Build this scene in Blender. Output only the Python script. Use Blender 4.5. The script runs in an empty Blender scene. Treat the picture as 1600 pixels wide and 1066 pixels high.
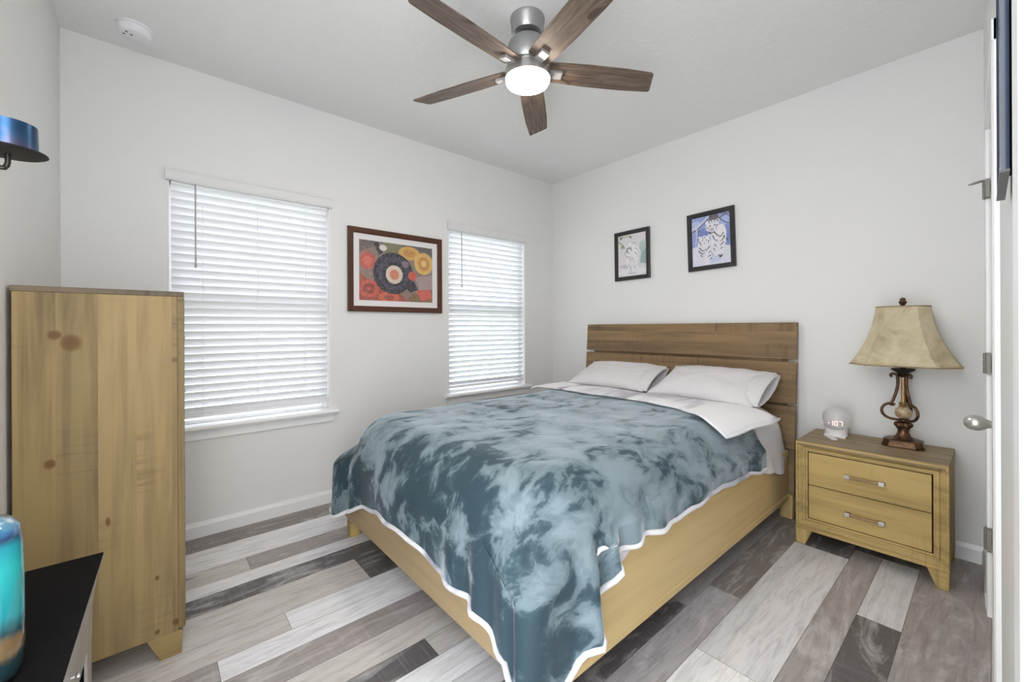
import bpy, bmesh, math, random
from mathutils import Vector, Matrix, noise
random.seed(7)
PI = math.pi
S = bpy.context.scene
C = S.collection

# ------------------------------------------------------------------ camera
YAW, ROLL = 0.85784, -0.00434
F_PX, CY = 650.769, 512.374
fw = Vector((math.cos(YAW), math.sin(YAW), 0))
rt0 = Vector((math.sin(YAW), -math.cos(YAW), 0))
up0 = Vector((0, 0, 1))
rt = rt0 * math.cos(ROLL) + up0 * math.sin(ROLL)
up = -rt0 * math.sin(ROLL) + up0 * math.cos(ROLL)
cam = bpy.data.cameras.new('camera')
camo = bpy.data.objects.new('camera', cam)
C.objects.link(camo)
m3 = Matrix((rt, up, -fw)).transposed()
camo.matrix_world = Matrix.Translation((-3.21739, -3.05916, 1.22243)) @ m3.to_4x4()
cam.sensor_width = 36
cam.lens = F_PX * 36 / 1600
cam.shift_y = -(533 - CY) / 1600
cam.clip_start = 0.02
S.camera = camo

# ------------------------------------------------------------------ light, exposure
S.view_settings.view_transform = 'Standard'
S.view_settings.look = 'None'
S.view_settings.gamma = 1
S.view_settings.use_curve_mapping = False
S.view_settings.exposure = 0.6
W = bpy.data.worlds.new('world')
S.world = W
W.use_nodes = True
W.node_tree.nodes['Background'].inputs[0].default_value = (0.93, 0.96, 1.0, 1)
W.node_tree.nodes['Background'].inputs[1].default_value = 4.2
FAN_LIGHT = 60.0
for _x in (-2.7, -.85):      # daylight from the sky above the two windows
    _l = bpy.data.lights.new('sky_light', 'AREA'); _l.shape = 'RECTANGLE'; _l.size = 2.0; _l.size_y = 1.6; _l.energy = 35; _l.color = (.93, .96, 1)
    _o = bpy.data.objects.new('sky_light', _l); C.objects.link(_o)
    _o.location = (_x, 1.7, 3.3); _o.rotation_euler = (math.radians(-48), 0, 0)
S.cycles.max_bounces = 10
S.cycles.diffuse_bounces = 7
S.cycles.sample_clamp_indirect = 6
S.cycles.use_denoising = True

# ------------------------------------------------------------------ colour + node helpers
def lin(c):
    c = c / 255.0
    return c / 12.92 if c <= 0.04045 else ((c + 0.055) / 1.055) ** 2.4
def rgb(r, g, b, k=1.0):
    return (min(1, lin(r) * k), min(1, lin(g) * k), min(1, lin(b) * k), 1)

class NT:
    def __init__(self, name):
        self.m = bpy.data.materials.new(name)
        self.m.use_nodes = True
        self.t = self.m.node_tree
        self.b = self.t.nodes['Principled BSDF']
    def n(self, typ, **kw):
        nd = self.t.nodes.new(typ)
        for k, v in kw.items():
            if k.startswith('i_'):
                nd.inputs[k[2:].replace('_', ' ')].default_value = v
            else:
                setattr(nd, k, v)
        return nd
    def l(self, a, b):
        self.t.links.new(a, b)
    def coords(self, scale=(1, 1, 1), rot=(0, 0, 0), kind='Object'):
        tc = self.n('ShaderNodeTexCoord')
        mp = self.n('ShaderNodeMapping')
        mp.inputs['Scale'].default_value = scale
        mp.inputs['Rotation'].default_value = rot
        self.l(tc.outputs[kind], mp.inputs['Vector'])
        return mp.outputs[0]
    def noise(self, vec, scale, detail=4, rough=.55, dist=0):
        nd = self.n('ShaderNodeTexNoise')
        nd.inputs['Scale'].default_value = scale
        nd.inputs['Detail'].default_value = detail
        nd.inputs['Roughness'].default_value = rough
        nd.inputs['Distortion'].default_value = dist
        if vec is not None: self.l(vec, nd.inputs['Vector'])
        return nd.outputs[0]
    def ramp(self, fac, stops):
        r = self.n('ShaderNodeValToRGB')
        el = r.color_ramp.elements
        while len(el) > 1: el.remove(el[-1])
        el[0].position = stops[0][0]; el[0].color = stops[0][1]
        for p, c in stops[1:]:
            e = el.new(p); e.color = c
        self.l(fac, r.inputs[0])
        return r.outputs[0]
    def mix(self, fac, a, b, blend='MIX'):
        nd = self.n('ShaderNodeMix', data_type='RGBA', blend_type=blend)
        for sock, v in ((nd.inputs[0], fac), (nd.inputs[6], a), (nd.inputs[7], b)):
            if hasattr(v, 'is_linked'): self.l(v, sock)
            else: sock.default_value = v
        return nd.outputs[2]
    def math(self, op, a, b=0.0):
        nd = self.n('ShaderNodeMath', operation=op)
        for sock, v in ((nd.inputs[0], a), (nd.inputs[1], b)):
            if hasattr(v, 'is_linked'): self.l(v, sock)
            else: sock.default_value = v
        return nd.outputs[0]
    def color(self, v):
        if hasattr(v, 'is_linked'): self.l(v, self.b.inputs['Base Color'])
        else: self.b.inputs['Base Color'].default_value = v
    def set(self, **kw):
        for k, v in kw.items():
            self.b.inputs[k.replace('_', ' ')].default_value = v
    def bump(self, h, strength=.2, dist=.01):
        nd = self.n('ShaderNodeBump')
        nd.inputs['Strength'].default_value = strength
        nd.inputs['Distance'].default_value = dist
        self.l(h, nd.inputs['Height'])
        self.l(nd.outputs[0], self.b.inputs['Normal'])

def plain(name, col, rough=.5, metal=0.0, var=.06, vs=12, **kw):
    t = NT(name)
    f = t.noise(t.coords(), vs, 4)
    d = tuple(c * (1 - var) for c in col[:3]) + (1,)
    e = tuple(min(1, c * (1 + var)) for c in col[:3]) + (1,)
    t.color(t.ramp(f, [(.3, d), (.7, e)]))
    t.set(Roughness=rough, Metallic=metal, **kw)
    return t.m

M = {}
def wall_paint(name, col, bs=90, bstr=.08):
    t = NT(name)
    co = t.coords()
    t.color(t.ramp(t.noise(co, 1.3, 2), [(.3, tuple(c * .985 for c in col[:3]) + (1,)), (.7, col)]))
    t.set(Roughness=.55)
    t.bump(t.noise(co, bs, 4), bstr, .004)
    return t.m
M['wall'] = wall_paint('wall_paint', (.74, .735, .722, 1))
t = NT('ceiling_paint')
co = t.coords()
t.color((.80, .795, .79, 1)); t.set(Roughness=.85)
h = t.ramp(t.noise(co, 22, 5, .6, .6), [(.42, (0, 0, 0, 1)), (.62, (1, 1, 1, 1))])
t.bump(h, .22, .006)
M['ceiling'] = t.m
M['trim'] = plain('white_trim_paint', (.82, .82, .82, 1), .35, var=.015)
M['vinyl'] = plain('white_vinyl', (.85, .85, .86, 1), .3, var=.01)

def blind_mat():
    t = NT('blind_slat_white')
    t.color((.86, .86, .87, 1)); t.set(Roughness=.4)
    tr = t.n('ShaderNodeBsdfTranslucent')
    tr.inputs[0].default_value = (.86, .86, .90, 1)
    mx = t.n('ShaderNodeMixShader'); mx.inputs[0].default_value = .14
    t.l(t.b.outputs[0], mx.inputs[1]); t.l(tr.outputs[0], mx.inputs[2])
    t.l(mx.outputs[0], t.t.nodes['Material Output'].inputs[0])
    return t.m
M['slat'] = blind_mat()

def glass_mat(name, col=(1, 1, 1, 1), rough=0.0):
    t = NT(name)
    g = t.n('ShaderNodeBsdfTransparent'); g.inputs[0].default_value = (.78, .80, .82, 1)
    gl = t.n('ShaderNodeBsdfGlossy'); gl.inputs['Roughness'].default_value = .02
    fr = t.n('ShaderNodeFresnel'); ge = t.n('ShaderNodeNewGeometry')
    t.l(t.math('ADD', t.math('MULTIPLY', ge.outputs['Backfacing'], 1 / 1.45 - 1.45), 1.45), fr.inputs[0])
    mx = t.n('ShaderNodeMixShader')
    t.l(fr.outputs[0], mx.inputs[0]); t.l(g.outputs[0], mx.inputs[1]); t.l(gl.outputs[0], mx.inputs[2])
    t.l(mx.outputs[0], t.t.nodes['Material Output'].inputs[0])
    return t.m
M['glass'] = glass_mat('clear_window_glass')

def floor_mat():
    t = NT('vinyl_plank_floor')
    at = t.n('ShaderNodeAttribute', attribute_name='tone')
    tc = t.n('ShaderNodeTexCoord')
    off = t.math('MULTIPLY', at.outputs['Alpha'], 53.0)
    cb = t.n('ShaderNodeCombineXYZ')
    t.l(off, cb.inputs[0]); t.l(off, cb.inputs[1])
    ad = t.n('ShaderNodeVectorMath', operation='ADD')
    t.l(tc.outputs['Object'], ad.inputs[0]); t.l(cb.outputs[0], ad.inputs[1])
    def mapped(sc):
        mp = t.n('ShaderNodeMapping'); mp.inputs['Scale'].default_value = sc
        t.l(ad.outputs[0], mp.inputs['Vector']); return mp.outputs[0]
    grain = t.noise(mapped((1.6, 15, 1)), 3.0, 8, .68, .9)
    big = t.noise(mapped((1.0, 4, 1)), 2.2, 6, .65, 2.2)
    saw = t.noise(mapped((60, 3, 1)), 1.4, 3, .6)
    base = at.outputs['Color']
    c1 = t.mix(t.ramp(grain, [(.30, (.40, .40, .40, 1)), (.55, (0, 0, 0, 1))]), base, (.10, .088, .085, 1))
    c2 = t.mix(t.ramp(big, [(.50, (0, 0, 0, 1)), (.72, (.62, .62, .62, 1))]), c1, (.70, .69, .685, 1))
    c3 = t.mix(t.ramp(saw, [(.55, (0, 0, 0, 1)), (.8, (.20, .20, .20, 1))]), c2, (.72, .70, .68, 1))
    # knots
    vo = t.n('ShaderNodeTexVoronoi'); vo.inputs['Scale'].default_value = 1.0
    t.l(mapped((1.1, 4.2, 1)), vo.inputs['Vector'])
    c4 = t.mix(t.ramp(vo.outputs['Distance'], [(.0, (.75, .75, .75, 1)), (.07, (0, 0, 0, 1))]), c3, (.07, .06, .055, 1))
    t.color(c4)
    t.set(Roughness=.42)
    t.l(t.ramp(grain, [(.3, (.5, .5, .5, 1)), (.7, (.34, .34, .34, 1))]), t.b.inputs['Roughness'])
    t.bump(grain, .08, .003)
    return t.m
M['floor'] = floor_mat()
M['floor_gap'] = plain('plank_seam', (.06, .055, .05, 1), .8)

def wood(name, base, dark, light, axis, fine=18, rough=.42, spec=.28, knots=(), boards=None, saw=True):
    """grain stretched along axis 0/1/2; boards=(axis, width): glued staves with their own tone;
    knots: list of (centre, radius) in object space"""
    t = NT(name)
    sc = [fine, fine, fine]; sc[axis] = fine * .06
    sc2 = [4.2, 4.2, 4.2]; sc2[axis] = .55
    co = t.coords()
    vec = co
    stave = None
    if boards:
        ax, wd = boards
        sep = t.n('ShaderNodeSeparateXYZ'); t.l(co, sep.inputs[0])
        fl = t.math('FLOOR', t.math('DIVIDE', sep.outputs[ax], wd))
        wn = t.n('ShaderNodeTexWhiteNoise', noise_dimensions='1D')
        t.l(fl, wn.inputs['W'])
        stave = wn.outputs['Value']
        cb = t.n('ShaderNodeCombineXYZ')
        for i in range(3): t.l(t.math('MULTIPLY', stave, 31.0), cb.inputs[i])
        ad = t.n('ShaderNodeVectorMath', operation='ADD')
        t.l(co, ad.inputs[0]); t.l(cb.outputs[0], ad.inputs[1])
        vec = ad.outputs[0]
    def mp(s):
        q = t.n('ShaderNodeMapping'); q.inputs['Scale'].default_value = s
        t.l(vec, q.inputs['Vector']); return q.outputs[0]
    f1 = t.noise(mp(sc), 1.0, 6, .6, .3)
    f2 = t.noise(mp(sc2), 1.0, 4, .5, .8)
    col = t.mix(t.ramp(f2, [(.3, (0, 0, 0, 1)), (.72, (1, 1, 1, 1))]), base, light)
    col = t.mix(t.ramp(f1, [(.30, (.8, .8, .8, 1)), (.55, (0, 0, 0, 1))]), col, dark)
    if stave:
        col = t.mix(t.ramp(stave, [(0, (.32, .32, .32, 1)), (.5, (0, 0, 0, 1)), (1, (.0, .0, .0, 1))]), col, dark)
        col = t.mix(t.ramp(stave, [(.5, (0, 0, 0, 1)), (1, (.35, .35, .35, 1))]), col, light)
    if saw:   # rough-sawn grey scuff bands lying across the grain
        s3 = [3.2, 3.2, 3.2]; s3[axis] = 60
        s4 = [1.9, 1.9, 1.9]
        a = t.ramp(t.noise(mp(s3), 1.0, 3, .6), [(.5, (0, 0, 0, 1)), (.72, (1, 1, 1, 1))])
        b = t.ramp(t.noise(mp(s4), 1.0, 2, .5), [(.50, (0, 0, 0, 1)), (.66, (.7, .7, .7, 1))])
        col = t.mix(t.mix(1.0, a, b, 'MULTIPLY'), col, tuple(c * .42 for c in dark[:3]) + (1,))
    for (kc, kr, stretch) in knots:
        q = t.n('ShaderNodeMapping')
        s = [1 / kr] * 3
        s[axis] = 1 / (kr * stretch)
        q.inputs['Scale'].default_value = s
        q.inputs['Location'].default_value = [-(kc[i] + .006) * s[i] for i in range(3)]
        nz = t.n('ShaderNodeTexNoise'); nz.inputs['Scale'].default_value = 14
        t.l(co, nz.inputs['Vector'])
        w = t.n('ShaderNodeVectorMath', operation='MULTIPLY_ADD')
        t.l(nz.outputs['Color'], w.inputs[0]); w.inputs[1].default_value = (.012, .012, .012)
        t.l(co, w.inputs[2])
        t.l(w.outputs[0], q.inputs['Vector'])
        ln = t.n('ShaderNodeVectorMath', operation='LENGTH'); t.l(q.outputs[0], ln.inputs[0])
        col = t.mix(t.ramp(ln.outputs['Value'], [(.0, (.9, .9, .9, 1)), (.55, (.8, .8, .8, 1)), (.8, (.5, .5, .5, 1)), (1.0, (.12, .12, .12, 1)), (1.9, (0, 0, 0, 1))][:5]), col, (.14, .065, .018, 1))
    t.color(col)
    t.set(Roughness=rough + .1)
    t.b.inputs['Specular IOR Level'].default_value = spec
    t.bump(f1, .05, .002)
    return t.m

TAN = (.43, .305, .115, 1); TAN_D = (.20, .135, .05, 1); TAN_L = (.53, .39, .16, 1)
GRY = (.17, .13, .085, 1); GRY_D = (.10, .078, .055, 1); GRY_L = (.23, .175, .115, 1)
# dresser side panel: vertical grain, object space is relative to the dresser's base
M['wood_side'] = wood('pine_side_panel', (.305, .213, .092, 1), (.14, .096, .048, 1), (.39, .28, .13, 1), 2, 22, .45,
    knots=[((.095, 0, 1.205), .019, 1.0), ((.133, 0, 1.178), .028, 1.1), ((.084, 0, .785), .016, 1.1),
           ((.219, 0, .555), .007, 2.6), ((.348, 0, .31), .008, 1.3), ((.402, 0, .126), .013, 1.1), ((.348, 0, .11), .009, 1.2)], boards=(0, .098))
M['wood_bracket'] = wood('tan_wood_bracket_foot', (.30, .21, .088, 1), (.20, .14, .06, 1), (.35, .25, .11, 1), 0, 22, .45, saw=False)
M['wood_stile'] = wood('tan_wood_stile', (.20, .14, .06, 1), (.12, .085, .04, 1), (.26, .185, .085, 1), 2, 24, .45)
M['wood_v'] = wood('tan_wood_upright_grain', TAN, TAN_D, TAN_L, 2, 24, .42)
M['wood_x'] = wood('tan_wood_grain_lengthwise', TAN, TAN_D, TAN_L, 0, 24, .42, saw=False)
M['wood_y'] = wood('tan_wood_grain_crosswise', TAN, TAN_D, TAN_L, 1, 24, .40)
M['wood_drawer'] = wood('tan_wood_drawer', (.46, .33, .122, 1), (.31, .215, .08, 1), (.53, .385, .15, 1), 1, 20, .38)
M['wood_top'] = wood('greyed_tan_wood_top', (.31, .225, .125, 1), GRY_D, (.37, .28, .16, 1), 1, 26, .4)
M['wood_dtop'] = wood('greyed_dresser_top', GRY, GRY_D, GRY_L, 0, 26, .45)
M['wood_head'] = wood('brown_headboard_wood', (.215, .138, .070, 1), (.115, .077, .046, 1), (.30, .20, .098, 1), 1, 20, .42, boards=(2, .085))
M['wood_rail'] = wood('tan_bed_rail', (.66, .495, .235, 1), (.55, .405, .185, 1), (.70, .53, .27, 1), 0, 16, .35, saw=False)
M['wood_foot'] = wood('tan_bed_footboard', (.40, .295, .165, 1), (.32, .235, .13, 1), (.44, .33, .19, 1), 1, 16, .38, saw=False)
M['fan_wood'] = None
t = NT('weathered_fan_blade'); co = t.coords(kind='UV')
mp = t.n('ShaderNodeMapping'); mp.inputs['Scale'].default_value = (3.0, 40, 1); t.l(co, mp.inputs[0])
mp2 = t.n('ShaderNodeMapping'); mp2.inputs['Scale'].default_value = (2.5, 9, 1); t.l(co, mp2.inputs[0])
g1 = t.noise(mp.outputs[0], 1.6, 7, .65, .6); g2 = t.noise(mp2.outputs[0], 1.5, 4, .55, 2.0)
cc = t.ramp(g1, [(.3, (.055, .035, .024, 1)), (.5, (.14, .10, .075, 1)), (.7, (.22, .165, .13, 1))])
cc = t.mix(t.ramp(g2, [(.30, (.85, .85, .85, 1)), (.42, (0, 0, 0, 1))]), cc, (.045, .027, .017, 1))
t.color(cc); t.set(Roughness=.5)
M['fan_wood'] = t.m
M['nickel'] = plain('brushed_nickel', (.40, .40, .40, 1), .34, .85, var=.03, vs=40)
M['nickel_light'] = plain('satin_nickel', (.50, .49, .47, 1), .33, .9, var=.03)
M['hinge'] = plain('hinge_metal', (.22, .205, .185, 1), .5, .35, var=.05)
M['black_iron'] = plain('black_iron', (.012, .011, .011, 1), .6)
M['bracket'] = plain('satin_bracket', (.36, .35, .35, 1), .5, .3, var=.03)
M['dark_metal'] = plain('dark_bronze_metal', (.05, .045, .04, 1), .4, .8)
M['black_plastic'] = plain('black_plastic', (.012, .012, .013, 1), .35)
t = NT('lit_fan_glass')
t.color((.95, .93, .9, 1)); t.set(Roughness=.4)
t.b.inputs['Emission Color'].default_value = (1, .88, .76, 1)
t.b.inputs['Emission Strength'].default_value = FAN_LIGHT
M['fan_glass'] = t.m

def velvet():
    t = NT('teal_plush_velvet')
    co = t.coords()
    w = t.noise(co, 2.3, 3, .5, .6)
    nz = t.n('ShaderNodeTexNoise'); nz.inputs['Scale'].default_value = 3.0; nz.inputs['Detail'].default_value = 3
    t.l(co, nz.inputs['Vector'])
    wv = t.n('ShaderNodeVectorMath', operation='MULTIPLY_ADD')
    t.l(nz.outputs['Color'], wv.inputs[0]); wv.inputs[1].default_value = (.20, .20, .20); t.l(co, wv.inputs[2])
    st = t.n('ShaderNodeMapping'); st.inputs['Scale'].default_value = (1.0, 1.5, 1.2); st.inputs['Rotation'].default_value = (.3, .2, .7)
    t.l(wv.outputs[0], st.inputs['Vector'])
    lo = t.noise(co, 1.7, 2, .5)
    # the foot of the throw is coloured darker, painting in its weaker sheen
    sx = t.n('ShaderNodeSeparateXYZ'); t.l(co, sx.inputs[0])
    mr = t.n('ShaderNodeMapRange', interpolation_type='SMOOTHSTEP'); t.l(t.math('ADD', sx.outputs[0], t.math('MULTIPLY', lo, .5)), mr.inputs[0])
    for _i, _v in ((1, -.66), (2, -.30), (3, -.085), (4, .035)): mr.inputs[_i].default_value = _v
    lay = mr.outputs[0]
    a = t.noise(st.outputs[0], 6.0, 9, .60, .45)
    b = t.noise(st.outputs[0], 15.0, 5, .6, .9)
    q = t.math('ADD', t.math('ADD', a, t.math('ADD', t.math('MULTIPLY', t.math('SUBTRACT', lo, .44), .42), lay)), t.math('MULTIPLY', t.math('SUBTRACT', b, .5), .16))
    pl = t.ramp(q, [(.40, (0, 0, 0, 1)), (.45, (.22, .22, .22, 1)), (.485, (.62, .62, .62, 1)), (.55, (.78, .78, .78, 1)), (.575, (.90, .90, .90, 1)), (.68, (1, 1, 1, 1))])
    t.color(t.ramp(pl, [(0, (.026, .058, .078, 1)), (.3, (.060, .105, .128, 1)), (.65, (.135, .192, .220, 1)), (1, (.225, .295, .330, 1))]))
    t.set(Roughness=.7)
    t.l(t.math('ADD', t.math('MULTIPLY', pl, .75), .25), t.b.inputs['Sheen Weight'])
    t.b.inputs['Sheen Roughness'].default_value = .32
    t.b.inputs['Sheen Tint'].default_value = (.82, .92, 1, 1)
    fine = t.noise(co, 320, 2)
    mixb = t.math('ADD', t.math('MULTIPLY', fine, .25), a)
    t.bump(mixb, .35, .012)
    return t.m
M['velvet'] = velvet()
def sherpa():
    t = NT('white_sherpa_pile'); co = t.coords()
    st = t.noise(t.coords((1.6, 3.2, 1), (0, 0, .9)), 1.15, 2, .5, .8)  # broad soft bands: shading of the pile put into the colour
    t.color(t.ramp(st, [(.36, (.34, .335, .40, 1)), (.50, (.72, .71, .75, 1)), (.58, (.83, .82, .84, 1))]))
    t.set(Roughness=.9)
    t.b.inputs['Sheen Weight'].default_value = .4
    t.bump(t.noise(co, 160, 4), .5, .004)
    return t.m
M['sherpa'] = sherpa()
def cotton(name, col):
    t = NT(name); co = t.coords()
    t.color(col); t.set(Roughness=.85)
    t.b.inputs['Sheen Weight'].default_value = .15
    t.bump(t.noise(co, 9, 4, .5, .6), .25, .02)
    return t.m
M['cotton'] = cotton('white_cotton_sheet', (.74, .73, .755, 1))
M['pillow'] = cotton('pale_grey_pillowcase', (.66, .645, .66, 1))
M['mattress'] = cotton('mattress_ticking', (.7, .7, .7, 1))
M['black_frame'] = plain('black_frame', (.020, .018, .019, 1), .35)
M['brown_frame'] = plain('reddish_brown_frame', (.075, .024, .010, 1), .3, var=.25, vs=30)
M['mat_white'] = plain('white_picture_mount', (.72, .70, .70, 1), .8, var=.01)
M['console_black'] = plain('black_laminate_top', (.006, .006, .0065, 1), .8, Specular_IOR_Level=.12, var=.3, vs=60)
M['console_silver'] = plain('champagne_silver_trim', (.47, .44, .41, 1), .38, .55, var=.05)
t = NT('mottled_parchment_shade'); co = t.coords()
nz = t.noise(co, 9, 6, .65, .8)
t.color(t.ramp(nz, [(.3, (.36, .30, .18, 1)), (.5, (.52, .445, .29, 1)), (.7, (.63, .56, .40, 1))])); t.set(Roughness=.75)
M['shade'] = t.m
t = NT('antique_bronze'); co = t.coords()
nz = t.noise(co, 28, 5, .6)
t.color(t.ramp(nz, [(.3, (.035, .018, .010, 1)), (.55, (.11, .055, .028, 1)), (.75, (.24, .125, .06, 1))])); t.set(Roughness=.33, Metallic=.65)
M['bronze'] = t.m
t = NT('marbled_stone_ball'); co = t.coords()
t.color(t.ramp(t.noise(co, 30, 5, .6, 1.5), [(.3, (.20, .13, .06, 1)), (.5, (.45, .34, .2, 1)), (.7, (.62, .54, .38, 1))])); t.set(Roughness=.2)
M['stone'] = t.m
M['gold'] = plain('antique_gold', (.38, .25, .11, 1), .35, .7, var=.2, vs=60)
M['white_plastic'] = plain('white_plastic', (.80, .79, .79, 1), .35, var=.01)
M['lavender_plastic'] = plain('white_detector_plastic', (.78, .78, .80, 1), .4, var=.01)
t = NT('frosted_clock_globe'); t.color((.93, .93, .95, 1)); t.set(Roughness=.12, IOR=1.12)
t.b.inputs['Transmission Weight'].default_value = .75
t.b.inputs['Coat Weight'].default_value = .8
t.b.inputs['Coat Roughness'].default_value = .04
M['globe'] = t.m
t = NT('lit_clock_digits'); t.color((1, .85, .82, 1))
t.b.inputs['Emission Color'].default_value = (1, .55, .48, 1); t.b.inputs['Emission Strength'].default_value = .5
M['digits'] = t.m
t = NT('blue_tempered_metal'); co = t.coords((1, 1, 1))
t.color(t.ramp(t.noise(co, 16, 3, .5, .5), [(.3, (.018, .050, .115, 1)), (.55, (.04, .10, .20, 1)), (.75, (.17, .13, .20, 1))])); t.set(Roughness=.28, Metallic=.9)
M['blue_metal'] = t.m
t = NT('turquoise_glaze'); co = t.coords()
nz = t.n('ShaderNodeTexNoise'); nz.inputs['Scale'].default_value = 9; nz.inputs['Detail'].default_value = 4; t.l(co, nz.inputs['Vector'])
sp = t.n('ShaderNodeSeparateXYZ'); t.l(co, sp.inputs[0])
hh = t.math('ADD', sp.outputs[2], t.math('MULTIPLY', t.math('SUBTRACT', nz.outputs[0], .5), .10))
t.color(t.ramp(t.math('DIVIDE', hh, .305), [(.0, (.012, .022, .03, 1)), (.16, (.02, .05, .06, 1)), (.20, (.22, .14, .06, 1)), (.26, (.20, .13, .06, 1)), (.30, (.015, .06, .08, 1)), (.42, (.02, .30, .34, 1)), (.68, (.03, .42, .42, 1)), (.80, (.02, .30, .36, 1)), (.86, (.012, .045, .12, 1)), (.91, (.03, .14, .30, 1)), (.945, (.10, .26, .38, 1)), (.965, (.66, .69, .72, 1))]))  # near-white top stop paints glare along the shoulder into the glaze colour
t.set(Roughness=.12); t.b.inputs['Coat Weight'].default_value = .6
M['glaze'] = t.m
M['leather'] = plain('tan_leather_strap', (.30, .19, .095, 1), .55, var=.15, vs=60)
M['grey_metal'] = plain('grey_frame_edge', (.10, .10, .105, 1), .45, .2)
M['blue_glass'] = plain('dark_blue_glass', (.02, .035, .07, 1), .06, 0, var=.2, vs=3)

# ------------------------------------------------------------------ geometry helpers
def world_base(p):
    v = Vector((0, 0, 0))
    while p is not None:
        v += p.location; p = p.parent
    return v
def obj(name, bm, mat, parent=None, smooth=False, normals=True):
    """link a bmesh given in world coordinates as one mesh object under parent"""
    if normals: bmesh.ops.recalc_face_normals(bm, faces=bm.faces[:])
    b = world_base(parent)
    for v in bm.verts: v.co -= b
    me = bpy.data.meshes.new(name)
    bm.to_mesh(me); bm.free()
    for mt in (mat if isinstance(mat, (list, tuple)) else [mat]): me.materials.append(mt)
    if smooth:
        for p in me.polygons: p.use_smooth = True
    o = bpy.data.objects.new(name, me); C.objects.link(o)
    if parent: o.parent = parent
    return o
def smooth_angle(o, deg=35):
    me = o.data
    for p in me.polygons: p.use_smooth = True
    bm = bmesh.new(); bm.from_mesh(me)
    for e in bm.edges:
        if len(e.link_faces) == 2 and e.calc_face_angle(0) > math.radians(deg): e.smooth = False
    bm.to_mesh(me); bm.free()
    return o
def thing(name, label, cat, loc, group=None):
    o = bpy.data.objects.new(name, None); C.objects.link(o)
    o.empty_display_size = .05
    o.location = loc; o['label'] = label; o['category'] = cat
    if group: o['group'] = group
    return o
def tag(o, label, cat, group=None):
    o['label'] = label; o['category'] = cat
    if group: o['group'] = group
    return o
def struct(name, bm, mat, parent=None, label=None):
    o = obj(name, bm, mat, parent)
    if not parent: o['kind'] = 'structure'
    if label: o['label'] = label
    return o
def rebase(o, base):
    """put a top-level mesh's origin at base"""
    b = Vector(base)
    for v in o.data.vertices: v.co -= b
    o.location = b
    return o
def copy_tree(o, parent=None):
    c = o.copy(); C.objects.link(c)
    if parent: c.parent = parent
    for ch in list(o.children): copy_tree(ch, c)
    return c

def add_box(bm, lo, hi, bevel=0, seg=2, mat=0):
    lo = Vector(lo); hi = Vector(hi)
    tmp = bmesh.new()
    r = bmesh.ops.create_cube(tmp, size=1)
    for v in tmp.verts:
        v.co = Vector([(lo[i] + hi[i]) / 2 + v.co[i] * (hi[i] - lo[i]) for i in range(3)])
    if bevel: bmesh.ops.bevel(tmp, geom=tmp.edges[:], offset=bevel, segments=seg, profile=.5, affect='EDGES')
    merge(bm, tmp, mat)
def merge(bm, tmp, mat=0, mtx=None):
    mp = {}
    for v in tmp.verts: mp[v] = bm.verts.new(mtx @ v.co if mtx else v.co)
    for f in tmp.faces:
        try:
            nf = bm.faces.new([mp[v] for v in f.verts]); nf.material_index = mat or f.material_index; nf.smooth = f.smooth
        except ValueError: pass
    tmp.free()
def box(lo, hi, bevel=0, seg=2):
    bm = bmesh.new(); add_box(bm, lo, hi, bevel, seg); return bm
def add_prism(bm, pts, ext, mat=0, bevel=0):
    """pts: 3D polygon; ext: extrusion vector"""
    tmp = bmesh.new()
    a = [tmp.verts.new(Vector(p)) for p in pts]
    b = [tmp.verts.new(Vector(p) + Vector(ext)) for p in pts]
    tmp.faces.new(a); tmp.faces.new(b[::-1])
    n = len(pts)
    for i in range(n): tmp.faces.new((a[i], b[i], b[(i + 1) % n], a[(i + 1) % n]))
    if bevel: bmesh.ops.bevel(tmp, geom=tmp.edges[:], offset=bevel, segments=2, profile=.5, affect='EDGES')
    merge(bm, tmp, mat)
def prism(pts, ext, bevel=0):
    bm = bmesh.new(); add_prism(bm, pts, ext, 0, bevel); return bm
def add_lathe(bm, prof, c=(0, 0, 0), seg=32, sx=1, sy=1, axis=None):
    """prof: (radius, z) list; axis: optional 3x3/4x4 matrix applied before moving to c"""
    rings = []
    c = Vector(c)
    def tr(p): return c + (axis @ p if axis else p)
    for r, z in prof:
        if r < 1e-6: rings.append([bm.verts.new(tr(Vector((0, 0, z))))])
        else: rings.append([bm.verts.new(tr(Vector((r * sx * math.cos(2 * PI * k / seg), r * sy * math.sin(2 * PI * k / seg), z)))) for k in range(seg)])
    for a, b in zip(rings, rings[1:]):
        for k in range(seg):
            k2 = (k + 1) % seg
            if len(a) == 1 and len(b) == 1: continue
            if len(a) == 1: bm.faces.new((a[0], b[k], b[k2]))
            elif len(b) == 1: bm.faces.new((a[k], b[0], a[k2]))
            else: bm.faces.new((a[k], b[k], b[k2], a[k2]))
    if len(rings[0]) > 1: bm.faces.new(rings[0][::-1])
    if len(rings[-1]) > 1: bm.faces.new(rings[-1])
def lathe(prof, c=(0, 0, 0), seg=32, **kw):
    bm = bmesh.new(); add_lathe(bm, prof, c, seg, **kw); return bm
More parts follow.
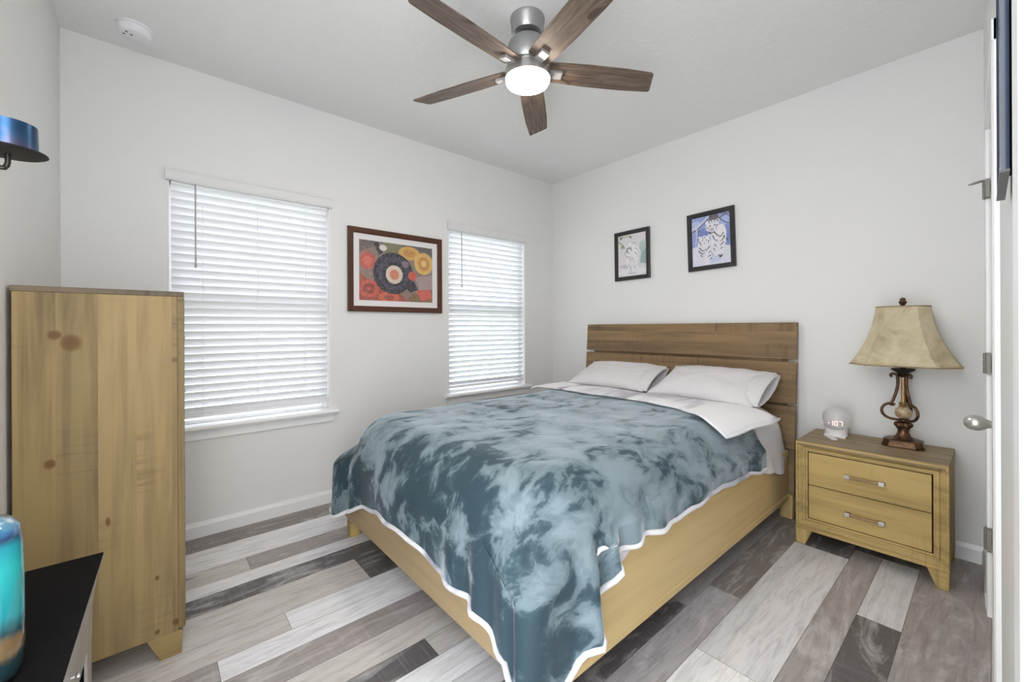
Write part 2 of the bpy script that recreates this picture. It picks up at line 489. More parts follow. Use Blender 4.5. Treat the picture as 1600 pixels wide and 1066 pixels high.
def add_tube(bm, pts, r, seg=10, closed=False, flat=None):
    pts = [Vector(p) for p in pts]; n = len(pts)
    rs = r if isinstance(r, (list, tuple)) else [r] * n
    rings = []; prev = None
    for i, p in enumerate(pts):
        if closed: d = pts[(i + 1) % n] - pts[i - 1]
        else: d = pts[min(i + 1, n - 1)] - pts[max(i - 1, 0)]
        if d.length < 1e-9: d = Vector((0, 0, 1))
        d.normalize()
        ref = prev if prev else (Vector((0, 0, 1)) if abs(d.z) < .9 else Vector((1, 0, 0)))
        u = (ref - d * ref.dot(d)).normalized(); w = d.cross(u); prev = u
        rings.append([bm.verts.new(p + (u * math.cos(2 * PI * k / seg) + w * math.sin(2 * PI * k / seg) * (flat or 1)) * rs[i]) for k in range(seg)])
    rng = range(n) if closed else range(n - 1)
    for i in rng:
        a, b = rings[i], rings[(i + 1) % n]
        for k in range(seg): bm.faces.new((a[k], a[(k + 1) % seg], b[(k + 1) % seg], b[k]))
    if not closed:
        bm.faces.new(rings[0][::-1]); bm.faces.new(rings[-1])
def tube(pts, r, seg=10, **kw):
    bm = bmesh.new(); add_tube(bm, pts, r, seg, **kw); return bm
def bez(p0, p1, p2, p3, n=12):
    out = []
    for i in range(n + 1):
        t = i / n; s = 1 - t
        out.append(Vector(p0) * s ** 3 + Vector(p1) * 3 * s * s * t + Vector(p2) * 3 * s * t * t + Vector(p3) * t ** 3)
    return out
def spline(pts, n=8):
    """Catmull-Rom through pts"""
    P = [Vector(p) for p in pts]; out = []
    for i in range(len(P) - 1):
        a = P[max(i - 1, 0)]; b = P[i]; c = P[i + 1]; d = P[min(i + 2, len(P) - 1)]
        for k in range(n):
            t = k / n
            out.append(.5 * ((2 * b) + (c - a) * t + (2 * a - 5 * b + 4 * c - d) * t * t + (-a + 3 * b - 3 * c + d) * t ** 3))
    out.append(P[-1]); return out
def interp(tab, x):
    if x <= tab[0][0]: return tab[0][1]
    for (a, va), (b, vb) in zip(tab, tab[1:]):
        if x <= b:
            u = (x - a) / (b - a); u = u * u * (3 - 2 * u) * .5 + u * .5
            return va + (vb - va) * u
    return tab[-1][1]

# ------------------------------------------------------------------ setting
H = 2.74
XL = -3.562                      # left wall face
def yr(x): return -3.030 + .030 * x   # face of the closet-door wall
WIN = [(-3.147, -2.265, .655, 2.10), (-1.293, -.402, .655, 2.10)]

# floor: one plank mesh, a tone and a seed per plank
DK = (98, 95, 97); TP = (165, 158, 156); WH = (240, 240, 243); BG = (205, 200, 196); BR = (135, 128, 125); LG = (222, 222, 225); GY = (172, 170, 173)
rows = [(.12, -.2, [(-3.7, BR), (-1.9, BG)]),
        (-.2, -.44, [(-3.7, WH), (-1.6, TP)]),
        (-.44, -.59, [(-3.7, BG), (-2.84, TP), (-1.5, WH)]),
        (-.59, -.70, [(-3.7, WH), (-1.4, BG)]),
        (-.70, -.838, [(-3.7, DK), (-1.2, TP)]),
        (-.838, -1.06, [(-3.7, BG), (-2.41, DK), (-1.0, WH)]),
        (-1.06, -1.19, [(-3.7, BG), (-2.79, WH), (-1.2, BR)]),
        (-1.19, -1.31, [(-3.7, TP), (-3.04, WH), (-1.5, GY)]),
        (-1.31, -1.45, [(-3.7, GY), (-3.2, TP), (-1.9, WH)]),
        (-1.45, -1.59, [(-3.7, BG), (-1.6, DK)]),
        (-1.59, -1.70, [(-3.7, DK), (-2.41, BG), (-1.3, WH)]),
        (-1.70, -1.832, [(-3.7, WH), (-1.5, GY)]),
        (-1.832, -1.945, [(-3.7, LG), (-1.6, BR)]),
        (-1.945, -2.175, [(-3.7, TP), (-2.6, DK), (-1.45, GY)]),
        (-2.175, -2.315, [(-3.7, TP), (-2.5, GY), (-1.22, BR)]),
        (-2.315, -2.56, [(-3.7, BG), (-2.6, WH), (-1.65, LG), (-.455, DK)]),
        (-2.56, -2.675, [(-3.7, WH), (-2.4, TP), (-.31, DK)]),
        (-2.675, -2.815, [(-3.7, TP), (-2.1, DK), (-.96, LG), (-.315, DK)]),
        (-2.815, -3.05, [(-3.7, BG), (-1.9, TP)]),
        (-3.05, -3.3, [(-3.7, TP), (-2.2, BG)])]
bm = bmesh.new()
lay = bm.loops.layers.float_color.new('tone')
add_box(bm, (-3.8, -3.4, -.05), (.12, .12, -.0015), mat=1)
g = .0007
for y0, y1, js in rows:
    xs = [j[0] for j in js] + [.12]
    for i, (xa, tone) in enumerate(js):
        xb = xs[i + 1]
        vs = [bm.verts.new(p) for p in ((xa + g, y1 + g, 0), (xb - g, y1 + g, 0), (xb - g, y0 - g, 0), (xa + g, y0 - g, 0))]
        f = bm.faces.new(vs); sd = random.random(); cl = rgb(*tone, 1.0)
        for lp in f.loops: lp[lay] = (cl[0], cl[1], cl[2], sd)
floor = obj('floor', bm, [M['floor'], M['floor_gap']], normals=False); floor['kind'] = 'structure'

struct('ceiling', box((-3.8, -3.4, H), (.12, .12, H + .1)), M['ceiling'])

def wall_cells(axis_lo, axis_hi, z0, z1, holes):
    xs = sorted({axis_lo, axis_hi, *[h[0] for h in holes], *[h[1] for h in holes]})
    zs = sorted({z0, z1, *[h[2] for h in holes], *[h[3] for h in holes]})
    for a, b in zip(xs, xs[1:]):
        for c, d in zip(zs, zs[1:]):
            if not any(h[0] <= a and b <= h[1] and h[2] <= c and d <= h[3] for h in holes):
                yield a, b, c, d
bm = bmesh.new()
for a, b, c, d in wall_cells(-3.8, .12, 0, H, WIN): add_box(bm, (a, 0, c), (b, .12, d))
bmesh.ops.remove_doubles(bm, verts=bm.verts[:], dist=1e-5)
struct('wall_back', bm, M['wall'])
struct('wall_right', box((0, -3.3, 0), (.12, 0, H)), M['wall'])
struct('wall_left', box((XL - .12, -2.30, 0), (XL, 0, H)), M['wall'])
# closet-door wall with a door opening
DOOR = (-1.325, -.565, 0, 2.045)
bm = bmesh.new()
for a, b, c, d in wall_cells(-3.05, 0, 0, H, [DOOR]):
    add_prism(bm, [(a, yr(a), c), (b, yr(b), c), (b, yr(b) - .12, c), (a, yr(a) - .12, c)], (0, 0, d - c))
bmesh.ops.remove_doubles(bm, verts=bm.verts[:], dist=1e-5)
struct('wall_front', bm, M['wall'])

# baseboards (profiled)
def base_profile(z): return [(0, 0), (.013, 0), (.013, .066), (.009, .078), (.006, .089), (0, .089)]
pr = base_profile(0)
struct('baseboard_back', prism([(XL, -o, z) for o, z in pr], (-XL, 0, 0)), M['trim'])
struct('baseboard_right', prism([(-o, 0, z) for o, z in pr], (0, -3.03, 0)), M['trim'])
struct('baseboard_left', prism([(XL + o, -2.3, z) for o, z in pr], (0, 2.3, 0)), M['trim'])
bm = bmesh.new()
for xa, xb in ((-.505, 0), (-1.96, -1.388)):
    add_prism(bm, [(xa, yr(xa) + o, z) for o, z in pr], (xb - xa, yr(xb) - yr(xa), 0))
struct('baseboard_front', bm, M['trim'])

# door casing (three sides), door jamb, entry casing
def casing(bm, xa, xb, z0, z1, th):
    pts = [(xa, yr(xa), z0), (xa, yr(xa) + th * .7, z0), (xa + .008, yr(xa) + th, z0), (xb - .008, yr(xb) + th, z0), (xb, yr(xb) + th * .7, z0), (xb, yr(xb), z0)]
    add_prism(bm, pts, (0, 0, z1 - z0))
bm = bmesh.new(); casing(bm, -.565, -.508, 0, 2.105, .011); casing(bm, -1.386, -1.325, 0, 2.105, .0145)
add_prism(bm, [(-1.386, yr(-1.386), 2.045), (-1.386, yr(-1.386) + .0145, 2.045), (-.508, yr(-.508) + .011, 2.045), (-.508, yr(-.508), 2.045)], (0, 0, .06))
struct('trim_1', bm, M['trim'])
bm = bmesh.new(); casing(bm, -2.30, -2.215, 0, 2.2, .018); casing(bm, -2.395, -2.30, 0, 2.2, .022)
struct('trim_2', bm, M['trim'])
door = struct('door_1', prism([(-1.322, yr(-1.322) - .006, .008), (-.568, yr(-.568) - .006, .008), (-.568, yr(-.568) - .041, .008), (-1.322, yr(-1.322) - .041, .008)], (0, 0, 2.03)), M['trim'])
for z0, z1 in ((1.756, 1.832), (1.022, 1.109), (.283, .375)):
    bm = bmesh.new()
    y0 = yr(-.562)
    for k in range(3):
        zz = z0 + (z1 - z0) * k / 3
        add_lathe(bm, [(.007, 0), (.007, (z1 - z0) / 3 - .0015)], (-.566, y0 + .011, zz), 12)
    add_box(bm, (-.600, y0 - .004, z0), (-.567, y0 + .008, z1))
    add_box(bm, (-.565, y0 + .009, z0), (-.530, y0 + .0125, z1))
    hg = obj('hinge', bm, M['hinge'], door)
    if z0 > 1.5:
        tb = tube([(-.566, y0 + .011, z1 + .004), (-.58, y0 + .03, z1 - .004), (-.60, y0 + .055, z1 - .014)], [.004, .006, .004], 8)
        add_lathe(tb, [(.009, 0), (.009, .006)], (-.566, y0 + .011, z1), 12)
        obj('hinge_stop', tb, M['nickel_light'], hg)
ax = Matrix.Rotation(-PI / 2, 3, 'X')   # lathe axis towards +y
kn = lathe([(.030, 0), (.030, .006), (.013, .010), (.011, .022), (.015, .030), (.023, .042), (.0245, .054), (.021, .068), (.012, .077), (0, .080)], (-1.262, yr(-1.262) - .006, .918), 28, axis=ax)
smooth_angle(obj('door_knob', kn, M['nickel_light'], door), 50)

# windows
def window(name, x0, x1, z0, z1):
    w = .045
    bm = bmesh.new()
    for lo, hi in (((x0, .06, z0 + .002), (x0 + w, .118, z1)), ((x1 - w, .06, z0 + .002), (x1, .118, z1)), ((x0 + w, .062, z1 - w), (x1 - w, .118, z1)), ((x0 + w, .062, z0 + .002), (x1 - w, .118, z0 + .026)),
                   ((x0 + w, .07, (z0 + z1) / 2 - .03), (x1 - w, .11, (z0 + z1) / 2 + .03))):
        add_box(bm, lo, hi, .004)
    o = obj(name, bm, M['vinyl']); o['kind'] = 'structure'
    obj('window_pane', box((x0 + w, .086, z0 + .02), (x1 - w, .092, z1 - w)), M['glass'], o)
    bm = bmesh.new()
    add_prism(bm, [(x0 - .045, 0, z0 - .025), (x0 - .045, -.045, z0 - .025), (x0 - .045, -.052, z0 - .0125), (x0 - .045, -.045, z0 + .002), (x0 - .045, 0, z0 + .002)], (x1 - x0 + .09, 0, 0))
    add_box(bm, (x0 + .0005, -.001, z0 - .024), (x1 - .0005, .0595, z0 + .0025))
    obj('window_sill', bm, M['trim'], o)
    bm = bmesh.new()
    add_prism(bm, [(x0 - .035, -.014, z0 - .026), (x1 + .035, -.014, z0 - .026), (x1 + .012, -.014, z0 - .082), (x0 - .012, -.014, z0 - .082)], (0, .014, 0), bevel=.002)
    obj('window_apron', bm, M['trim'], o)
    bm = bmesh.new()
    for lo, hi in (((x0 + .0005, -.002, z0 + .003), (x0 + .006, .0595, z1 - .0005)), ((x1 - .006, -.002, z0 + .003), (x1 - .0005, .0595, z1 - .0005)), ((x0 + .0065, -.002, z1 - .006), (x1 - .0065, .0595, z1 - .0005))): add_box(bm, lo, hi)
    obj('window_jamb', bm, M['trim'], o)
for i, wdw in enumerate(WIN): window('window_%d' % (i + 1), *wdw)

def blind(x0, x1, z0, z1, tilt, label, wand_x, cords):
    r = thing('window_blind', label, 'blind', ((x0 + x1) / 2, .03, z0), 'white window blinds')
    a0, a1 = x0 + .014, x1 - .014
    bm = bmesh.new()
    n = 30
    ztop = z1 - .055
    for k in range(n):
        zc = ztop - k * .0450
        tt = math.radians(tilt + random.uniform(-1.2, 1.2))
        u = Vector((0, -math.cos(tt), math.sin(tt))); nrm = Vector((0, math.sin(tt), math.cos(tt)))
        pts = []
        for s, cr in ((-.0245, 0), (-.012, .0016), (0, .0022), (.012, .0016), (.0245, 0)):
            pts.append(Vector((a0, .031, zc)) + u * s + nrm * cr)
        low = [p - nrm * .0026 for p in reversed(pts)]
        add_prism(bm, pts + low, (a1 - a0, 0, 0))
    obj('slats', bm, M['slat'], r)
    zb = ztop - n * .0450
    obj('bottom_rail', box((a0, .012, zb + .004), (a1, .050, zb + .024), .004), M['slat'], r)
    obj('headrail', box((a0, .004, z1 - .045), (a1, .056, z1 - .001)), M['vinyl'], r)
    v0, v1 = x0 - .012, x1 + .012
    bm = prism([(v0, -.002, 2.069), (v0, -.026, 2.069), (v0, -.032, 2.080), (v0, -.030, 2.120), (v0, -.036, 2.130), (v0, -.036, 2.142), (v0, -.002, 2.142)], (v1 - v0, 0, 0))
    obj('valance', bm, M['wall_valance'], r)
    for cx in cords:
        for dy in (-.026, .026):
            obj('ladder_cord', tube([(cx, .031 + dy, z1 - .05), (cx, .031 + dy, z0 + .05)], .0013, 6), M['vinyl'], r)
    bm = tube([(wand_x, -.002, 2.085), (wand_x, -.004, 1.59)], .0042, 8)
    add_lathe(bm, [(.006, 0), (.006, .02)], (wand_x, -.004, 1.582), 8)
    obj('tilt_wand', bm, M['wand'], r)
M['wand'] = plain('grey_wand', (.42, .42, .42, 1), .4, var=.02)
M['wall_valance'] = plain('pale_valance', (.72, .715, .71, 1), .5, var=.01)
blind(*WIN[0], 61, 'wide white slatted blind, nearly shut, on the window behind the tall dresser', -3.022, (-2.988, -2.706, -2.423))
blind(*WIN[1], 46, 'white slatted blind, partly open, on the window beside the bed and corner', -1.155, (-1.07, -.82, -.57))

# outside the windows
lawn = struct('lawn', box((-14, .13, -.35), (10, 30, -.25)), plain('outdoor_lawn', (.50, .55, .38, 1), .9, var=.3, vs=3))
driveway = struct('driveway', box((-14, 3.4, -.25), (10, 8.6, -.235)), plain('outdoor_concrete', (.62, .61, .62, 1), .9, var=.06))
# ------------------------------------------------------------------ ceiling fan
FX, FY = -1.816, -1.564
fan = thing('ceiling_fan', 'brushed nickel ceiling fan with five weathered wood blades and a lit round lamp', 'ceiling fan', (FX, FY, H))
smooth_angle(obj('canopy', lathe([(.084, H), (.084, H - .012), (.081, H - .018), (.078, H - .06), (.070, H - .074), (.040, H - .076), (.028, H - .066), (0, H - .064)], (FX, FY, 0), 40), M['nickel'], fan))
obj('down_rod', lathe([(.012, H - .05), (.012, 2.63)], (FX, FY, 0), 20), M['nickel'], fan)
smooth_angle(obj('coupling', lathe([(.020, 2.668), (.023, 2.655), (.020, 2.636)], (FX, FY, 0), 20), M['nickel'], fan))
smooth_angle(obj('motor_housing', lathe([(.02, 2.648), (.052, 2.645), (.078, 2.632), (.094, 2.610), (.100, 2.585), (.100, 2.515), (.096, 2.508), (.085, 2.506)], (FX, FY, 0), 44), M['nickel'], fan))
smooth_angle(obj('blade_hub', lathe([(.086, 2.507), (.086, 2.486)], (FX, FY, 0), 40), M['nickel_light'], fan))
smooth_angle(obj('light_ring', lathe([(.095, 2.487), (.110, 2.483), (.112, 2.478), (.112, 2.440), (.100, 2.439)], (FX, FY, 0), 44), M['nickel_light'], fan))
smooth_angle(obj('light_cover', lathe([(.1060, 2.4395), (.1060, 2.430), (.102, 2.422), (.09, 2.417), (.05, 2.414), (0, 2.4135)], (FX, FY, 0), 44), M['fan_glass'], fan), 60)
def blade(ang):
    a = math.radians(ang); pt = math.radians(-13)
    R = Matrix.Rotation(a, 4, 'Z') @ Matrix.Rotation(pt, 4, 'X')
    base = Matrix.Translation((FX, FY, 2.490)) @ R
    pl = [(.100, -.052), (.108, -.058), (.30, -.066), (.50, -.066), (.628, -.060), (.640, -.052), (.668, .048), (.662, .058), (.50, .066), (.30, .066), (.108, .058), (.100, .052)]
    bm = bmesh.new(); uv = bm.loops.layers.uv.new('UVMap')
    tp = [bm.verts.new((r, w, .003)) for r, w in pl]; bt = [bm.verts.new((r, w, -.003)) for r, w in pl]
    bm.faces.new(tp); bm.faces.new(bt[::-1])
    for i in range(len(pl)): bm.faces.new((tp[i], bt[i], bt[(i + 1) % len(pl)], tp[(i + 1) % len(pl)]))
    for f in bm.faces:
        for lp in f.loops: lp[uv].uv = (lp.vert.co.x + ang * .37, lp.vert.co.y + ang * .11)
    for v in bm.verts: v.co = base @ v.co
    b = obj('blade', bm, M['fan_wood'], fan)
    bm = bmesh.new()
    add_box(bm, (.078, -.021, -.019), (.172, .021, -.0035), .002)
    add_box(bm, (.078, -.021, .0035), (.150, .021, .010), .002)
    for v in bm.verts: v.co = base @ v.co
    obj('blade_bracket', bm, M['bracket'], b)
for k in range(5): blade(41 + 72 * k)

# ------------------------------------------------------------------ smoke detector
sd = (-3.278, -.238, H)
det = thing('smoke_detector', 'round white smoke detector on the ceiling above the tall dresser', 'smoke detector', sd)
smooth_angle(obj('base_plate', lathe([(.071, H), (.071, H - .009), (.067, H - .011)], (sd[0], sd[1], 0), 40), M['lavender_plastic'], det))
smooth_angle(obj('cover', lathe([(.064, H - .010), (.064, H - .030), (.060, H - .040), (.052, H - .044), (0, H - .045)], (sd[0], sd[1], 0), 40), M['lavender_plastic'], det), 50)
for i, (dx, dy) in enumerate(((-.040, .002), (-.030, -.024), (-.012, -.008))):
    obj('indicator', lathe([(.0048, H - .0445), (.0048, H - .0465)], (sd[0] + dx, sd[1] + dy, 0), 12), M['grey_metal'], det)

# ------------------------------------------------------------------ framed pictures
def ring_frame(bm, P, u0, u1, v0, v1, prof, mat=0):
    loops = []
    for ins, d in prof:
        loops.append([bm.verts.new(P(u, v, d)) for u, v in ((u0 + ins, v0 + ins), (u1 - ins, v0 + ins), (u1 - ins, v1 - ins), (u0 + ins, v1 - ins))])
    n = len(loops)
    for i in range(n):
        a, b = loops[i], loops[(i + 1) % n]
        for k in range(4):
            f = bm.faces.new((a[k], a[(k + 1) % 4], b[(k + 1) % 4], b[k])); f.material_index = mat
def ell(cx, cy, rx, ry, rot=0, n=28, a0=0, a1=360):
    out = []
    for k in range(n + (0 if a1 - a0 == 360 else 1)):
        a = math.radians(a0 + (a1 - a0) * k / n); x, y = rx * math.cos(a), ry * math.sin(a)
        c, s = math.cos(math.radians(rot)), math.sin(math.radians(rot))
        out.append((cx + x * c - y * s, cy + x * s + y * c))
    return out
def stroke(pts, w0, w1=None, n=7):
    sp = spline([(x, y, 0) for x, y in pts], n); w1 = w0 if w1 is None else w1
    L, R_ = [], []
    for i, p in enumerate(sp):
        d = (sp[min(i + 1, len(sp) - 1)] - sp[max(i - 1, 0)]).normalized(); nn = Vector((-d.y, d.x, 0))
        w = w0 + (w1 - w0) * i / (len(sp) - 1)
        L.append(tuple((p + nn * w)[:2])); R_.append(tuple((p - nn * w)[:2]))
    return [('strip', L, R_)]
def paint(P, u0, u1, v0, v1, shapes):
    """shapes laid over each other as printed areas, u and v running 0..1"""
    bm = bmesh.new(); lay = bm.loops.layers.float_color.new('tone')
    d = 0
    cl01 = lambda q: min(1, max(0, q))
    def put(poly, col, dd):
        vs = []
        for u, v in poly:
            q = P(u0 + (u1 - u0) * cl01(u), v0 + (v1 - v0) * cl01(v), dd)
            vs.append(bm.verts.new(q))
        try: f = bm.faces.new(vs)
        except ValueError: return
        for lp in f.loops: lp[lay] = col
    for col, geo in shapes:
        d += .00012
        c = rgb(*col, .92)
        if geo and geo[0] and geo[0][0] == 'strip':
            for _, L, R_ in geo:
                for i in range(len(L) - 1): put([L[i], L[i + 1], R_[i + 1], R_[i]], c, d)
        else: put(geo, c, d)
    return bm
t = NT('printed_picture'); at = t.n('ShaderNodeAttribute', attribute_name='tone')
nz = t.noise(t.coords(), 60, 4, .6)
t.color(t.mix(t.ramp(nz, [(.4, (0, 0, 0, 1)), (.75, (.22, .22, .22, 1))]), at.outputs['Color'], (.6, .58, .55, 1)))
t.set(Roughness=.5)
M['print'] = t.m

def P_back(u, v, d): return Vector((u, -.004 - d, v))
y0, y1, z0, z1 = -2.148, -1.368, 1.348, 1.966
pic = thing('framed_picture', 'wide reddish-brown framed abstract print with white mount between the two windows', 'picture', ((y0 + y1) / 2, 0, z0))
bm = bmesh.new(); ring_frame(bm, P_back, y0, y1, z0, z1, [(0, -.002), (0, .020), (.004, .023), (.034, .021), (.041, .014), (.041, -.002)])
obj('frame', bm, M['brown_frame'], pic)
obj('mount', box((y0 + .03, -.011, z0 + .03), (y1 - .03, -.006, z1 - .03)), M['mat_white'], pic)
shapes = [((138, 120, 110), [(0, 0), (1, 0), (1, 1), (0, 1)]),
          ((104, 92, 90), [(0, .80), (.34, 1), (0, 1)]), ((122, 118, 92), [(.34, .78), (.62, .70), (.56, 1), (.30, 1)]),
          ((96, 88, 88), [(.56, 1), (1, 1), (1, .84), (.60, .80)]),
          ((160, 78, 66), [(0, 0), (.66, 0), (.50, .16), (.22, .22), (0, .46)]), ((196, 88, 70), ell(.12, .20, .13, .15)), ((142, 64, 58), ell(.12, .20, .08, .09)), ((178, 84, 64), ell(.12, .20, .035, .04)),
          ((206, 100, 72), ell(.38, .07, .14, .09)), ((150, 70, 58), ell(.38, .06, .07, .045)), ((128, 98, 66), [(.62, 0), (1, 0), (1, .22), (.70, .16)]),
          ((184, 92, 82), ell(.10, .66, .11, .15)), ((210, 104, 90), ell(.10, .66, .055, .09)),
          ((208, 162, 84), ell(.66, .86, .15, .12)), ((190, 136, 66), ell(.66, .86, .09, .07)), ((216, 174, 98), ell(.87, .70, .14, .20)), ((194, 140, 66), ell(.87, .70, .085, .13)), ((222, 186, 118), ell(.87, .70, .04, .06)),
          ((180, 170, 92), ell(.92, .38, .07, .09)), ((166, 144, 142), [(.74, .44), (1, .50), (1, .26), (.82, .18)]), ((204, 96, 84), [(.74, .20), (.96, .24), (1, .08), (.84, .02)]),
          ((44, 42, 56), ell(.44, .48, .27, .36)), ((66, 60, 82), ell(.44, .48, .21, .285)), ((42, 40, 52), ell(.45, .47, .16, .22)), ((214, 196, 180), ell(.45, .46, .115, .16)), ((206, 126, 98), ell(.45, .46, .065, .09)),
          ((48, 44, 58), [(.60, .30), (.72, .38), (.78, .22), (.66, .16)]), ((128, 110, 128), ell(.60, .66, .05, .06)), ((196, 80, 64), ell(.70, .46, .06, .08)),
          ((46, 42, 54), [(.18, .98), (.24, .98), (.30, .80), (.24, .78)]), ((222, 214, 206), ell(.30, .90, .05, .05))]
obj('print', paint(lambda u, v, d: P_back(u, v, .0075 + d), y0 + .084, y1 - .088, z0 + .085, z1 - .085, shapes), M['print'], pic, normals=False)

def tiger_picture(yc, zc, w, h, rot, label, shapes, fw_=.034):
    ca, sa = math.cos(math.radians(rot)), math.sin(math.radians(rot))
    # u runs to the viewer's right (-y), v up
    def P(u, v, d): return Vector((-.004 - d, yc - (u * ca - v * sa), zc + (u * sa + v * ca)))
    pc = thing('framed_picture', label, 'picture', (0, yc, zc - h / 2), 'black framed white tiger prints')
    bm = bmesh.new(); ring_frame(bm, P, -w / 2, w / 2, -h / 2, h / 2, [(0, -.002), (0, .018), (.003, .020), (fw_ - .004, .018), (fw_, .012), (fw_, -.002)])
    obj('frame', bm, M['black_frame'], pc)
    bm = bmesh.new()
    add_prism(bm, [P(-w / 2 + .02, -h / 2 + .02, .003), P(w / 2 - .02, -h / 2 + .02, .003), P(w / 2 - .02, h / 2 - .02, .003), P(-w / 2 + .02, h / 2 - .02, .003)], (-.004, 0, 0))
    obj('backing', bm, M['mat_white'], pc)
    obj('print', paint(lambda u, v, d: P(u, v, .0078 + d), -w / 2 + fw_ - .002, w / 2 - fw_ + .002, -h / 2 + fw_ - .002, h / 2 - fw_ + .002, shapes), M['print'], pc, normals=False)
K = (62, 60, 70)
def stripes(lst, col=K, w=.010): return [(col, stroke(p, w, w * .3, 4)) for p in lst]
sh1 = [((222, 217, 222), [(0, 0), (1, 0), (1, 1), (0, 1)]), ((205, 214, 212), [(.72, .25), (1, .2), (1, .85), (.8, .8)]), ((150, 172, 170), [(.78, .3), (1, .25), (1, .6), (.86, .66)]),
       ((178, 196, 194), ell(.86, .66, .10, .12)), ((228, 216, 226), ell(.2, .22, .24, .2)),
       ((196, 192, 200), ell(.26, .24, .20, .045, -6)), ((232, 230, 234), ell(.5, .10, .5, .09)),
       ((150, 150, 120), stroke([(0, .86), (.16, .78), (.28, .66)], .02, .008)), ((160, 162, 128), stroke([(.04, .98), (.2, .95), (.44, .96)], .018, .008)),
       ((128, 132, 100), ell(.12, .93, .06, .03, 20)), ((128, 132, 100), ell(.46, .93, .05, .03, -20)), ((140, 144, 110), ell(.17, .72, .05, .05)),
       ((238, 236, 240), ell(.54, .56, .22, .26, 12)), ((236, 234, 238), ell(.50, .36, .20, .20)), ((230, 228, 232), ell(.60, .22, .10, .18)), ((228, 226, 230), ell(.44, .26, .08, .18)),
       ((236, 234, 238), ell(.40, .60, .15, .12)), ((150, 148, 156), ell(.40, .62, .11, .075, 10)), ((232, 230, 234), ell(.42, .60, .07, .05)), ((226, 224, 228), ell(.30, .71, .035, .03)), ((226, 224, 228), ell(.50, .71, .035, .03)),
       ((96, 94, 104), ell(.37, .60, .014, .012)), ((96, 94, 104), ell(.47, .61, .014, .012)), ((190, 150, 150), ell(.42, .55, .022, .012))]
sh1 += stripes([[(.50, .80), (.58, .76), (.62, .70)], [(.58, .80), (.66, .74), (.70, .66)], [(.62, .66), (.70, .60), (.74, .52)], [(.60, .56), (.68, .50), (.72, .42)], [(.34, .48), (.40, .42), (.44, .36)], [(.42, .48), (.48, .42), (.50, .34)], [(.52, .44), (.56, .38), (.60, .30)],
               [(.38, .30), (.42, .24), (.46, .22)], [(.58, .24), (.62, .18), (.66, .16)], [(.26, .60), (.28, .52), (.34, .46)], [(.46, .22), (.47, .14), (.44, .10)]], (122, 120, 130), .010)
sh1 += [((200, 198, 206), ell(.52, .07, .16, .02))]
sh2 = [((146, 162, 214), [(0, 0), (1, 0), (1, 1), (0, 1)]), ((112, 132, 196), ell(.30, .62, .18, .14)), ((118, 140, 200), ell(.93, .55, .08, .22)), ((168, 182, 226), ell(.85, .85, .2, .1)), ((180, 192, 230), ell(.12, .85, .14, .08)),
       ((104, 92, 98), [(.46, .84), (.74, .86), (.70, 1), (.48, 1)]), ((84, 76, 86), stroke([(.52, .98), (.54, .90), (.50, .84)], .03, .02)),
       ((206, 210, 228), stroke([(.0, .76), (.2, .82), (.46, .98)], .030, .016)), ((88, 92, 120), stroke([(.02, .72), (.24, .80), (.46, .94)], .014, .01)), ((196, 200, 222), stroke([(.14, .8), (.14, .6), (.10, .45)], .024, .01)), ((90, 96, 124), stroke([(.18, .76), (.20, .6), (.18, .42)], .012, .006)),
       ((92, 96, 128), stroke([(.68, .88), (.84, .94), (1, .98)], .016, .01)), ((92, 96, 128), stroke([(.74, .90), (.88, .80), (1, .76)], .014, .008)), ((100, 104, 140), stroke([(.76, .99), (.88, .97), (.98, .90)], .010)),
       ((214, 218, 234), [(0, 0), (1, 0), (1, .22), (.84, .32), (.6, .2), (.3, .16), (.08, .38), (0, .4)]), ((212, 220, 226), ell(.88, .25, .16, .10)), ((196, 204, 228), ell(.55, .12, .22, .08)), ((222, 222, 236), ell(.1, .25, .1, .16)),
       ((232, 230, 238), ell(.70, .50, .20, .26, -6)), ((226, 224, 234), ell(.68, .30, .16, .14)), ((236, 234, 240), ell(.80, .62, .10, .16, 10)), ((232, 230, 238), ell(.56, .76, .17, .13)),
       ((210, 206, 216), ell(.52, .70, .09, .06)), ((236, 234, 240), ell(.42, .85, .04, .035)), ((236, 234, 240), ell(.70, .86, .045, .035)), (K, ell(.70, .86, .022, .018)),
       ((226, 224, 234), ell(.34, .36, .20, .20)), ((230, 228, 236), ell(.40, .20, .12, .18)), ((220, 218, 230), ell(.28, .16, .07, .14)), ((234, 232, 238), ell(.34, .50, .15, .105)), ((232, 230, 236), ell(.22, .58, .04, .03)), ((232, 230, 236), ell(.47, .59, .04, .03)),
       (K, ell(.50, .78, .020, .014)), (K, ell(.62, .78, .020, .014)), ((180, 140, 144), ell(.55, .70, .03, .016)), (K, ell(.29, .51, .016, .012)), (K, ell(.40, .51, .016, .012)), ((170, 136, 142), ell(.34, .455, .024, .013))]
